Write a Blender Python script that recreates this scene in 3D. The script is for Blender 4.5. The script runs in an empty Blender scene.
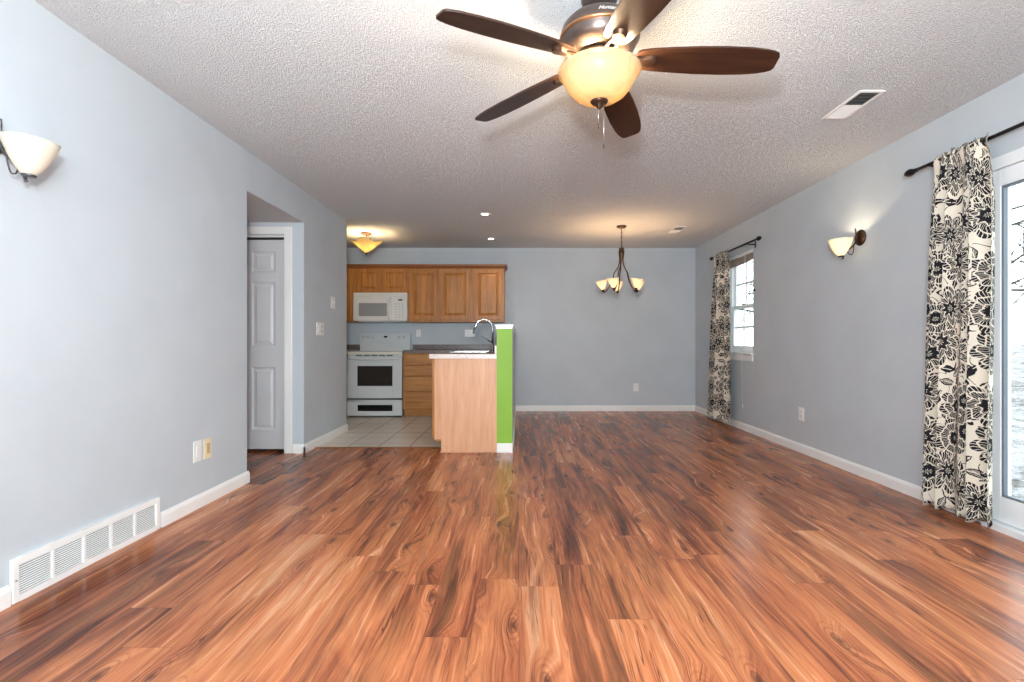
import bpy, bmesh, math, random
from mathutils import Vector, Matrix, Euler
random.seed(7)
R = math.radians
scene = bpy.context.scene
COL = scene.collection

# ------------------------------------------------------------------ camera, world, light, exposure
cam_data = bpy.data.cameras.new('camera')
cam = bpy.data.objects.new('camera', cam_data); COL.objects.link(cam)
F = 500.0                                     # focal length in pixels of the 1024 px wide frame
cam_data.sensor_width = 36.0
cam_data.lens = 36.0 * F / 1024.0
cam_data.shift_x = -7.0 / 1024.0
cam_data.shift_y = 1.0 / 1024.0
cam_data.clip_start = 0.02; cam_data.clip_end = 300
CAMZ = 1.033
cam.location = (0, 0, CAMZ); cam.rotation_euler = (R(90), 0, 0)
scene.camera = cam

world = bpy.data.worlds.new('overcast_sky'); scene.world = world
world.use_nodes = True
wb = world.node_tree.nodes['Background']
wb.inputs['Color'].default_value = (0.86, 0.94, 1.0, 1)
wb.inputs['Strength'].default_value = 2.5

vs = scene.view_settings
scene.display_settings.display_device = 'sRGB'
vs.view_transform = 'Standard'; vs.look = 'None'; vs.gamma = 1.0; vs.use_curve_mapping = False
vs.exposure = 1.15
try:
    scene.cycles.use_denoising = True
    scene.cycles.max_bounces = 10; scene.cycles.diffuse_bounces = 6; scene.cycles.transmission_bounces = 8
    scene.cycles.transparent_max_bounces = 12
    scene.cycles.sample_clamp_indirect = 6.0
    scene.cycles.caustics_reflective = False; scene.cycles.caustics_refractive = False
except Exception:
    pass

P_FLASH, P_FAN, P_SCONCE, P_SCONCE_L, P_CHAND, P_FLUSH, P_CAN = 92.0, 66.0, 4.0, 0.06, 5.5, 24.0, 4.0
P_BOUNCE = 200.0
WARM = (1.0, 0.70, 0.40)

def lamp(name, loc, power, color=WARM, radius=0.03, typ='POINT', parent=None):
    d = bpy.data.lights.new(name, typ); d.energy = power; d.color = color
    if typ in ('POINT', 'SPOT'): d.shadow_soft_size = radius
    o = bpy.data.objects.new(name, d); COL.objects.link(o); o.location = loc
    return o
lamp('camera_flash', (-0.09, -0.02, 1.39), P_FLASH, (0.93, 0.97, 1.0), 0.03)

bf = lamp('added_bounce_fill', (0.0, -0.45, 1.50), P_BOUNCE, (0.86, 0.94, 1.0), 0.28, 'SPOT')  # soft fill spot added to brighten the ceiling and near walls
bf.data.spot_size = R(150); bf.data.spot_blend = 1.0
bf.rotation_euler = (Vector((-0.05, 0.9, 2.44)) - bf.location).to_track_quat('-Z', 'Y').to_euler()

def portal(name, loc, rot, sx, sy):
    d = bpy.data.lights.new(name, 'AREA'); d.shape = 'RECTANGLE'; d.size = sx; d.size_y = sy
    d.energy = 1
    o = bpy.data.objects.new(name, d); COL.objects.link(o); o.location = loc; o.rotation_euler = rot
    try: d.cycles.is_portal = True
    except Exception: bpy.data.objects.remove(o)
    return o
portal('daylight_portal', (2.80, 1.9, 1.05), (0, R(90), 0), 2.1, 1.95)
portal('daylight_portal', (2.80, 6.0, 1.5), (0, R(90), 0), 1.2, 0.75)
portal('daylight_portal', (0.3, -1.93, 1.3), (R(90), 0, 0), 4.1, 1.9)

# ------------------------------------------------------------------ room numbers
WL, WR, YB, YF, ZC = -2.0, 2.64, 7.485, -1.8, 2.44
H1, H2, HZ = 3.676, 4.65, 2.145          # hall opening
WE = 5.80                                 # end of the left wall, kitchen behind
XK = -3.6                                 # far left wall
TY = 4.896                                # tile edge
PX0, PX1, PY = -0.2075, -0.062, 4.674     # pony wall

# ------------------------------------------------------------------ materials
class Sh:
    def __init__(s, name):
        s.m = bpy.data.materials.new(name); s.m.use_nodes = True
        s.t = s.m.node_tree; s.t.nodes.clear()
        s.out = s.t.nodes.new('ShaderNodeOutputMaterial')
    def put(s, sock, v):
        if isinstance(v, bpy.types.NodeSocket): s.t.links.new(v, sock)
        elif v is not None:
            if hasattr(sock.default_value, '__len__') and isinstance(v, (tuple, list)):
                n = len(sock.default_value)
                v = tuple(v) + (1.0,) * (n - len(v)) if len(v) < n else tuple(v)[:n]
            sock.default_value = v
    def n(s, typ, ins=None, **props):
        nd = s.t.nodes.new(typ)
        for k, v in props.items(): setattr(nd, k, v)
        for k, v in (ins or {}).items(): s.put(nd.inputs[k], v)
        return nd
    def math(s, op, a, b=None, c=None, clamp=False):
        nd = s.n('ShaderNodeMath', operation=op, use_clamp=clamp)
        s.put(nd.inputs[0], a)
        if b is not None: s.put(nd.inputs[1], b)
        if c is not None: s.put(nd.inputs[2], c)
        return nd.outputs[0]
    def mix(s, fac, a, b, blend='MIX'):
        nd = s.n('ShaderNodeMix', data_type='RGBA', blend_type=blend)
        s.put(nd.inputs[0], fac); s.put(nd.inputs[6], a); s.put(nd.inputs[7], b)
        return nd.outputs[2]
    def obj(s): return s.n('ShaderNodeTexCoord').outputs['Object']
    def uv(s): return s.n('ShaderNodeTexCoord').outputs['UV']
    def sep(s, v):
        nd = s.n('ShaderNodeSeparateXYZ', {0: v}); return nd.outputs
    def comb(s, x=0.0, y=0.0, z=0.0): return s.n('ShaderNodeCombineXYZ', {0: x, 1: y, 2: z}).outputs[0]
    def vmul(s, v, k):
        nd = s.n('ShaderNodeVectorMath', operation='MULTIPLY'); s.put(nd.inputs[0], v); s.put(nd.inputs[1], k); return nd.outputs[0]
    def vadd(s, v, k):
        nd = s.n('ShaderNodeVectorMath', operation='ADD'); s.put(nd.inputs[0], v); s.put(nd.inputs[1], k); return nd.outputs[0]
    def noise(s, v, scale=5.0, detail=2.0, rough=0.5, dist=0.0):
        return s.n('ShaderNodeTexNoise', {'Vector': v, 'Scale': scale, 'Detail': detail, 'Roughness': rough, 'Distortion': dist}).outputs[0]
    def ramp(s, f, stops, interp='LINEAR'):
        nd = s.n('ShaderNodeValToRGB', {0: f}); cr = nd.color_ramp; cr.interpolation = interp
        while len(cr.elements) < len(stops): cr.elements.new(0.5)
        for e, (p, c) in zip(cr.elements, stops):
            e.position = p; e.color = tuple(c) + (1.0,) if len(c) == 3 else c
        return nd.outputs[0]
    def rng(s, f, a, b, c=0.0, d=1.0):
        return s.n('ShaderNodeMapRange', {0: f, 1: a, 2: b, 3: c, 4: d}).outputs[0]
    def bump(s, h, strength=0.3, dist=0.005):
        return s.n('ShaderNodeBump', {'Height': h, 'Strength': strength, 'Distance': dist}).outputs[0]
    def pbr(s, col, rough=0.5, metal=0.0, normal=None, spec=0.5, **kw):
        ins = {'Base Color': col, 'Roughness': rough, 'Metallic': metal, 'Specular IOR Level': spec}
        ins.update(kw)
        nd = s.n('ShaderNodeBsdfPrincipled', ins)
        if normal is not None: s.put(nd.inputs['Normal'], normal)
        s.t.links.new(nd.outputs[0], s.out.inputs[0]); return s.m

def paint(name, col, rough=0.5, bump_scale=None, strength=0.12, metal=0.0, spec=0.5, dist=0.003):
    s = Sh(name)
    o = s.obj()
    v = s.noise(o, 3.0, 3)
    c = s.mix(s.rng(v, 0.3, 0.7, 0.0, 1.0), tuple(x * 0.97 for x in col), tuple(min(1, x * 1.03) for x in col))
    nrm = s.bump(s.noise(o, bump_scale, 3), strength, dist) if bump_scale else None
    return s.pbr(c, rough, metal, nrm, spec)

def m_popcorn(name, col):
    s = Sh(name); o = s.obj()
    n1 = s.noise(o, 140, 3, 0.6); n2 = s.noise(o, 60, 2, 0.5)
    h = s.math('ADD', s.math('MULTIPLY', s.rng(n1, 0.4, 0.7), 0.8), s.math('MULTIPLY', n2, 0.6))
    return s.pbr(col, 0.95, 0, s.bump(h, 1.0, 0.0135), 0.1)

def m_planks():
    s = Sh('laminate_planks'); o = s.obj(); p = s.sep(o); x, y = p[0], p[1]
    W, L = 0.168, 1.21
    xs = s.math('DIVIDE', x, W); ix = s.math('FLOOR', xs); fx = s.math('FRACT', xs)
    r1 = s.n('ShaderNodeTexWhiteNoise', {'W': ix}, noise_dimensions='1D').outputs['Value']
    ys = s.math('ADD', s.math('DIVIDE', y, L), s.math('MULTIPLY', r1, 7.3)); iy = s.math('FLOOR', ys); fy = s.math('FRACT', ys)
    wn = s.n('ShaderNodeTexWhiteNoise', {'Vector': s.comb(ix, iy, 0.3)}, noise_dimensions='3D')
    rnd = wn.outputs['Value']
    off = s.vmul(wn.outputs['Color'], (9.0, 23.0, 31.0))
    q = s.vadd(o, off)
    wp = s.n('ShaderNodeTexNoise', {'Vector': s.vmul(q, (3.2, 1.7, 1.0)), 'Scale': 1.0, 'Detail': 2.0})
    q = s.vadd(q, s.vmul(s.vadd(wp.outputs['Color'], (-0.5, -0.5, -0.5)), (0.058, 0.07, 0.0)))
    # knots bend the grain around them
    kn = s.n('ShaderNodeTexVoronoi', {'Vector': s.vmul(q, (6.5, 2.3, 1.0)), 'Scale': 1.0, 'Randomness': 1.0}, voronoi_dimensions='2D')
    pick = s.math('GREATER_THAN', s.sep(kn.outputs['Color'])[0], 0.66)
    kd = kn.outputs['Distance']
    swirl = s.math('MULTIPLY', s.rng(kd, 0.0, 0.42, 1.0, 0.0), pick)
    q = s.vadd(q, s.comb(s.math('MULTIPLY', swirl, 0.055), 0.0, 0.0))
    g1 = s.noise(s.vmul(q, (6.5, 0.75, 1.0)), 1.0, 3, 0.5, 0.5)
    g2 = s.noise(s.vmul(q, (30.0, 1.25, 1.0)), 1.0, 4, 0.6, 0.5)
    g3 = s.noise(s.vmul(q, (125.0, 4.2, 1.0)), 1.0, 3, 0.6, 0.2)
    t = s.math('ADD', s.math('MULTIPLY', rnd, 0.22), s.math('ADD', s.math('MULTIPLY', s.rng(g1, 0.30, 0.70), 0.36), s.math('ADD', s.math('MULTIPLY', s.rng(g2, 0.30, 0.70), 0.30), s.math('MULTIPLY', s.rng(g3, 0.3, 0.7), 0.20))))
    col = s.ramp(t, [(0.18, (0.060, 0.019, 0.013)), (0.36, (0.180, 0.054, 0.028)), (0.51, (0.360, 0.114, 0.050)), (0.67, (0.510, 0.180, 0.076)), (0.87, (0.600, 0.290, 0.150))])
    hue = s.noise(s.vmul(q, (9.0, 1.1, 1.0)), 1.0, 2)
    col = s.mix(s.rng(hue, 0.45, 0.7, 0.0, 0.45), col, s.mix(0.5, col, (0.50, 0.24, 0.095)))
    st = s.noise(s.vmul(q, (5.2, 0.85, 1.0)), 1.0, 4, 0.6, 0.8)
    dk = s.math('MULTIPLY', s.rng(st, 0.51, 0.66, 0.0, 0.82), s.rng(g2, 0.25, 0.6, 1.0, 0.55))
    col = s.mix(dk, col, (0.085, 0.030, 0.024))
    c2 = s.noise(s.vmul(q, (38.0, 0.95, 1.0)), 1.0, 2, 0.5, 0.6)
    line = s.math('MULTIPLY', s.rng(s.math('ABSOLUTE', s.math('SUBTRACT', c2, 0.5)), 0.006, 0.022, 1.0, 0.0), s.rng(s.noise(s.vmul(q, (7.0, 1.6, 1.0)), 1.0, 2), 0.48, 0.60, 0.0, 0.75))
    col = s.mix(line, col, (0.060, 0.022, 0.016))
    knot = s.math('MULTIPLY', s.rng(s.math('ADD', kd, s.math('MULTIPLY', s.math('SUBTRACT', g3, 0.5), 0.22)), 0.03, 0.14, 0.85, 0.0), pick)
    col = s.mix(knot, col, (0.075, 0.030, 0.020))
    ringm = s.math('MULTIPLY', s.math('MULTIPLY', s.rng(s.math('SINE', s.math('MULTIPLY', kd, 75.0)), 0.2, 1.0), s.rng(kd, 0.12, 0.40, 0.5, 0.0)), pick)
    col = s.mix(ringm, col, (0.12, 0.042, 0.026))
    e = s.math('MAXIMUM', s.math('LESS_THAN', s.math('MINIMUM', fx, s.math('SUBTRACT', 1.0, fx)), 0.007),
               s.math('LESS_THAN', s.math('MINIMUM', fy, s.math('SUBTRACT', 1.0, fy)), 0.0013))
    col = s.mix(s.math('MULTIPLY', e, 0.35), col, (0.03, 0.012, 0.01))
    h = s.math('SUBTRACT', s.math('ADD', s.math('MULTIPLY', g2, 0.5), s.math('MULTIPLY', g3, 0.4)), e)
    rough = s.rng(g2, 0.3, 0.7, 0.20, 0.29)
    return s.pbr(col, rough, 0, s.bump(h, 0.10, 0.002), 0.20)

def m_oak(name, light, dark, axis='Z', rough=0.42):
    s = Sh(name); o = s.obj()
    k = {'Z': (34.0, 34.0, 1.7), 'X': (1.7, 34.0, 34.0)}[axis]
    k2 = {'Z': (8.0, 8.0, 0.9), 'X': (0.9, 8.0, 8.0)}[axis]
    g = s.noise(s.vmul(o, k), 1.0, 5, 0.65, 0.8); b = s.noise(s.vmul(o, k2), 1.0, 3, 0.5, 1.5)
    f = s.noise(s.vmul(o, tuple(v * 4 for v in k)), 1.0, 2)
    t = s.math('ADD', s.math('MULTIPLY', g, 0.55), s.math('ADD', s.math('MULTIPLY', b, 0.3), s.math('MULTIPLY', f, 0.2)))
    c = s.ramp(t, [(0.36, dark), (0.62, light)])
    return s.pbr(c, rough, 0, s.bump(g, 0.08, 0.002), 0.4)

def m_tile():
    s = Sh('ceramic_tile'); o = s.obj(); p = s.sep(o)
    fx = s.math('FRACT', s.math('DIVIDE', s.math('ADD', p[0], 1.69 + 6.1), 0.305)); fy = s.math('FRACT', s.math('DIVIDE', s.math('SUBTRACT', p[1], TY + 0.20 - 3.05), 0.305))
    ex = s.math('MINIMUM', fx, s.math('SUBTRACT', 1.0, fx)); ey = s.math('MINIMUM', fy, s.math('SUBTRACT', 1.0, fy))
    e = s.rng(s.math('MINIMUM', ex, ey), 0.010, 0.018, 1.0, 0.0)
    n = s.noise(o, 7, 4)
    c = s.mix(n, (0.60, 0.53, 0.45), (0.74, 0.68, 0.59))
    c = s.mix(e, c, (0.20, 0.155, 0.12))
    return s.pbr(c, s.rng(e, 0, 1, 0.28, 0.8), 0, s.bump(s.math('MULTIPLY', e, -1.0), 0.4, 0.003), 0.5)

def m_speckle(name, a, b, c, rough=0.3):
    s = Sh(name); o = s.obj()
    v = s.noise(o, 130, 3, 0.7); w = s.noise(o, 28, 3, 0.6)
    col = s.mix(s.rng(v, 0.35, 0.65), a, b); col = s.mix(s.rng(w, 0.5, 0.72), col, c)
    return s.pbr(col, rough)

def m_glass(name='window_glass', fac=0.06):
    s = Sh(name)
    tr = s.n('ShaderNodeBsdfTransparent', {0: (0.96, 0.985, 0.98)}); gl = s.n('ShaderNodeBsdfGlossy', {'Roughness': 0.02})
    lw = s.n('ShaderNodeLayerWeight', {0: 0.25})
    f = s.math('ADD', s.math('MULTIPLY', lw.outputs['Fresnel'], 0.5), fac * 0.3, clamp=True)
    mx = s.n('ShaderNodeMixShader', {0: f, 1: tr.outputs[0], 2: gl.outputs[0]})
    s.t.links.new(mx.outputs[0], s.out.inputs[0]); return s.m

def m_lampglass(name, tint, dcol, swirl=True, trans=0.75, rough=0.25):
    s = Sh(name); o = s.obj()
    n = s.noise(o, 9, 4, 0.6, 2.2)
    f = s.rng(n, 0.35, 0.65)
    c1 = s.mix(f, tuple(x * 0.75 for x in tint), tuple(min(1, x * 1.2) for x in tint)) if swirl else tint
    tl = s.n('ShaderNodeBsdfTranslucent', {0: c1}); df = s.n('ShaderNodeBsdfPrincipled', {'Base Color': dcol, 'Roughness': rough, 'Specular IOR Level': 0.5})
    mx = s.n('ShaderNodeMixShader', {0: trans, 1: df.outputs[0], 2: tl.outputs[0]})
    s.t.links.new(mx.outputs[0], s.out.inputs[0]); return s.m

def m_emit(name, col, strength):
    s = Sh(name); e = s.n('ShaderNodeEmission', {0: col, 1: strength})
    s.t.links.new(e.outputs[0], s.out.inputs[0]); return s.m

def m_floral():
    """cream cotton printed with black peonies, leaves and stems"""
    s = Sh('floral_print_cotton'); uv = s.uv(); p = s.vadd(uv, (3.17, 1.4, 0.0))
    pw = s.n('ShaderNodeTexNoise', {'Vector': p, 'Scale': 26.0, 'Detail': 2.0})
    warp = s.vmul(s.vadd(pw.outputs['Color'], (-0.5, -0.5, -0.5)), (0.022, 0.022, 0.0))
    q = s.vadd(p, warp)
    def cells(vec, size, rand):
        v = s.n('ShaderNodeTexVoronoi', {'Vector': vec, 'Scale': 1.0 / size, 'Randomness': rand}, voronoi_dimensions='2D')
        sub = s.n('ShaderNodeVectorMath', operation='SUBTRACT'); s.put(sub.inputs[0], vec); s.put(sub.inputs[1], v.outputs['Position'])
        d = s.sep(sub.outputs[0]); return d[0], d[1], s.sep(v.outputs['Color'])
    # flowers
    dx, dy, rc = cells(q, 0.255, 0.55)
    r = s.math('SQRT', s.math('ADD', s.math('MULTIPLY', dx, dx), s.math('MULTIPLY', dy, dy)))
    th = s.math('ARCTAN2', dy, dx)
    ph = s.math('MULTIPLY', rc[0], 6.28)
    pet = s.math('ABSOLUTE', s.math('COSINE', s.math('ADD', s.math('MULTIPLY', th, 4.0), ph)))
    rad = s.math('ADD', 0.084, s.math('ADD', s.math('MULTIPLY', pet, 0.036), s.math('MULTIPLY', rc[1], 0.020)))
    rel = s.math('DIVIDE', r, rad)
    flower = s.math('LESS_THAN', rel, 1.0)
    ring = s.math('FRACT', s.math('ADD', s.math('MULTIPLY', rel, 2.7), s.math('MULTIPLY', s.math('SINE', s.math('ADD', s.math('MULTIPLY', th, 8.0), ph)), 0.24)))
    white1 = s.math('MULTIPLY', s.math('LESS_THAN', ring, 0.18), s.math('LESS_THAN', rel, 0.93))
    vein = s.math('MULTIPLY', s.math('LESS_THAN', pet, 0.13), s.math('GREATER_THAN', rel, 0.55))
    fine = s.math('MULTIPLY', s.math('GREATER_THAN', s.math('SINE', s.math('MULTIPLY', th, 46.0)), 0.80), s.math('GREATER_THAN', rel, 0.35))
    white = s.math('MAXIMUM', s.math('MAXIMUM', white1, vein), fine)
    ink = s.math('MULTIPLY', flower, s.math('SUBTRACT', 1.0, white))
    near = s.math('LESS_THAN', rel, 1.12)
    # leaves
    q2 = s.vadd(q, (0.37, 0.11, 0.0))
    lx, ly, lc = cells(q2, 0.098, 0.7)
    a = s.math('MULTIPLY', lc[0], 6.28); ca = s.math('COSINE', a); sa = s.math('SINE', a)
    u = s.math('ADD', s.math('MULTIPLY', lx, ca), s.math('MULTIPLY', ly, sa)); v = s.math('SUBTRACT', s.math('MULTIPLY', ly, ca), s.math('MULTIPLY', lx, sa))
    un = s.math('DIVIDE', u, 0.050); vn = s.math('DIVIDE', v, 0.021)
    lens = s.math('ADD', s.math('ABSOLUTE', vn), s.math('MULTIPLY', un, un))
    leaf = s.math('MULTIPLY', s.math('LESS_THAN', lens, 1.0), s.math('GREATER_THAN', lc[1], 0.12))
    rib = s.math('LESS_THAN', s.math('ABSOLUTE', vn), 0.11)
    side = s.math('GREATER_THAN', s.math('SINE', s.math('MULTIPLY', s.math('ADD', u, s.math('ABSOLUTE', v)), 720.0)), 0.45)
    hollow = s.math('MULTIPLY', s.math('LESS_THAN', lens, 0.72), s.math('MAXIMUM', rib, s.math('MULTIPLY', side, s.math('GREATER_THAN', lc[2], 0.4))))
    leafink = s.math('MULTIPLY', s.math('MULTIPLY', leaf, s.math('SUBTRACT', 1.0, hollow)), s.math('SUBTRACT', 1.0, near))
    # stems
    sn = s.noise(p, 7.5, 1.0, 0.4, 0.9)
    stem = s.math('MULTIPLY', s.math('LESS_THAN', s.math('ABSOLUTE', s.math('SUBTRACT', sn, 0.5)), 0.011), s.math('SUBTRACT', 1.0, near))
    mask = s.math('MAXIMUM', ink, s.math('MAXIMUM', leafink, stem))
    weave = s.noise(s.vmul(uv, (900.0, 900.0, 1.0)), 1.0, 1)
    col = s.mix(mask, (0.80, 0.745, 0.635), (0.018, 0.018, 0.022))
    df = s.n('ShaderNodeBsdfPrincipled', {'Base Color': col, 'Roughness': 0.85, 'Specular IOR Level': 0.15})
    s.put(df.inputs['Normal'], s.bump(weave, 0.1, 0.001))
    tl = s.n('ShaderNodeBsdfTranslucent', {0: col})
    mx = s.n('ShaderNodeMixShader', {0: 0.16, 1: df.outputs[0], 2: tl.outputs[0]})
    s.t.links.new(mx.outputs[0], s.out.inputs[0]); return s.m

def m_metal(name, col, rough=0.35, metal=1.0):
    s = Sh(name); n = s.noise(s.obj(), 40, 3)
    return s.pbr(s.mix(n, tuple(x * 0.85 for x in col), tuple(min(1, x * 1.12) for x in col)), s.rng(n, 0.3, 0.7, rough * 0.9, rough * 1.1), metal)

def m_bark():
    s = Sh('bark'); o = s.obj(); n = s.noise(s.vmul(o, (9, 9, 2)), 1.0, 4, 0.7)
    return s.pbr(s.mix(n, (0.03, 0.028, 0.026), (0.095, 0.087, 0.08)), 0.9, 0, s.bump(n, 0.4, 0.01), 0.1)

def m_ground():
    s = Sh('winter_ground'); o = s.obj()
    n = s.noise(o, 1.1, 6, 0.72, 0.4); f = s.noise(o, 14, 4, 0.7); 
    v = s.n('ShaderNodeTexVoronoi', {'Vector': o, 'Scale': 9.0}).outputs['Color']
    litter = s.mix(s.sep(v)[0], (0.035, 0.030, 0.026), (0.14, 0.122, 0.108))
    c = s.mix(s.rng(s.math('ADD', s.math('MULTIPLY', n, 0.6), s.math('MULTIPLY', f, 0.4)), 0.42, 0.55), litter, (0.30, 0.30, 0.305))
    return s.pbr(c, 0.95, 0, s.bump(f, 0.5, 0.03), 0.1)

MAT = dict(
    wall=paint('blue_grey_wall_paint', (0.518, 0.570, 0.606), 0.55, 170, 0.10, spec=0.3),
    green=paint('lime_green_wall_paint', (0.225, 0.430, 0.043), 0.5, 170, 0.10, spec=0.3),
    hall=paint('hall_wall_paint', (0.555, 0.595, 0.625), 0.55, 170, 0.10, spec=0.3),
    ceil=m_popcorn('popcorn_ceiling', (0.925, 0.945, 0.955)),
    trim=paint('white_trim_paint', (0.84, 0.84, 0.82), 0.32),
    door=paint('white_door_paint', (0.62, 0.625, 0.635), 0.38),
    vinyl=paint('white_vinyl', (0.82, 0.85, 0.87), 0.3),
    gasket=paint('grey_gasket', (0.16, 0.19, 0.22), 0.5),
    floor=m_planks(), tile=m_tile(),
    oak=m_oak('oak_upright_grain', (0.52, 0.215, 0.045), (0.24, 0.078, 0.014)),
    oakh=m_oak('oak_level_grain', (0.52, 0.235, 0.060), (0.26, 0.092, 0.019), 'X'),
    oakdark=m_oak('oak_dark_moulding', (0.30, 0.105, 0.030), (0.17, 0.055, 0.016), 'X'),
    veneer=m_oak('pale_oak_veneer', (0.68, 0.375, 0.220), (0.53, 0.260, 0.142), 'Z', 0.4),
    counter=m_speckle('taupe_laminate', (0.120, 0.085, 0.075), (0.21, 0.160, 0.142), (0.080, 0.056, 0.050)),
    edge=m_speckle('pale_laminate_edge', (0.62, 0.53, 0.48), (0.76, 0.69, 0.65), (0.56, 0.47, 0.43)),
    appl=paint('white_enamel', (0.60, 0.63, 0.63), 0.22), mwhite=paint('warm_white_plastic', (0.72, 0.70, 0.65), 0.3),
    bisque=paint('bisque_enamel', (0.76, 0.71, 0.60), 0.25),
    applgrey=paint('pale_grey_plastic', (0.55, 0.56, 0.55), 0.35),
    mwglass=paint('grey_mesh_glass', (0.30, 0.30, 0.29), 0.2),
    black=paint('black_glass', (0.008, 0.008, 0.009), 0.06),
    oven=paint('dark_oven_glass', (0.030, 0.024, 0.022), 0.10),
    dark=paint('dark_cavity', (0.02, 0.02, 0.02), 0.7),
    plate=paint('white_plastic_plate', (0.82, 0.82, 0.79), 0.35),
    ivory=paint('ivory_plastic_plate', (0.80, 0.70, 0.48), 0.4),
    tan=paint('tan_plastic', (0.56, 0.40, 0.20), 0.4),
    chrome=m_metal('chrome', (0.40, 0.40, 0.41), 0.14),
    steel=m_metal('brushed_steel', (0.55, 0.55, 0.54), 0.3),
    bronze=m_metal('oil_rubbed_bronze', (0.070, 0.038, 0.024), 0.40, 0.85),
    motor=m_metal('bronze_motor_finish', (0.115, 0.085, 0.075), 0.33, 0.75),
    copper=m_metal('copper_band', (0.42, 0.21, 0.10), 0.3, 0.9),
    iron=m_metal('black_iron', (0.020, 0.018, 0.018), 0.45, 0.6),
    pewter=m_metal('dark_pewter', (0.13, 0.13, 0.135), 0.35, 0.9),
    script=paint('silver_script', (0.75, 0.72, 0.68), 0.4),
    blade=m_oak('dark_walnut_blade', (0.050, 0.019, 0.009), (0.014, 0.006, 0.004), 'X', 0.38),
    bowl=m_lampglass('amber_alabaster_glass', (0.36, 0.265, 0.135), (0.80, 0.66, 0.42), True, 0.6),
    shade=m_lampglass('frosted_white_glass', (0.80, 0.74, 0.60), (0.86, 0.84, 0.78), False, 0.5),
    shade2=m_lampglass('cream_glass', (0.95, 0.74, 0.40), (0.85, 0.74, 0.52), True, 0.6),
    bulb=m_emit('lit_bulb', (1.0, 0.80, 0.52), 30.0),
    bulbdim=m_emit('dim_bulb', (1.0, 0.76, 0.45), 0.6),
    can=m_emit('lit_recessed_lens', (1.0, 0.90, 0.74), 9.0),
    glass=m_glass(), floral=m_floral(),
    blind=paint('tan_blind_fabric', (0.33, 0.28, 0.23), 0.8),
    cord=paint('white_cord', (0.75, 0.75, 0.73), 0.7),
    bark=m_bark(), ground=m_ground(),
)

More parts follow.
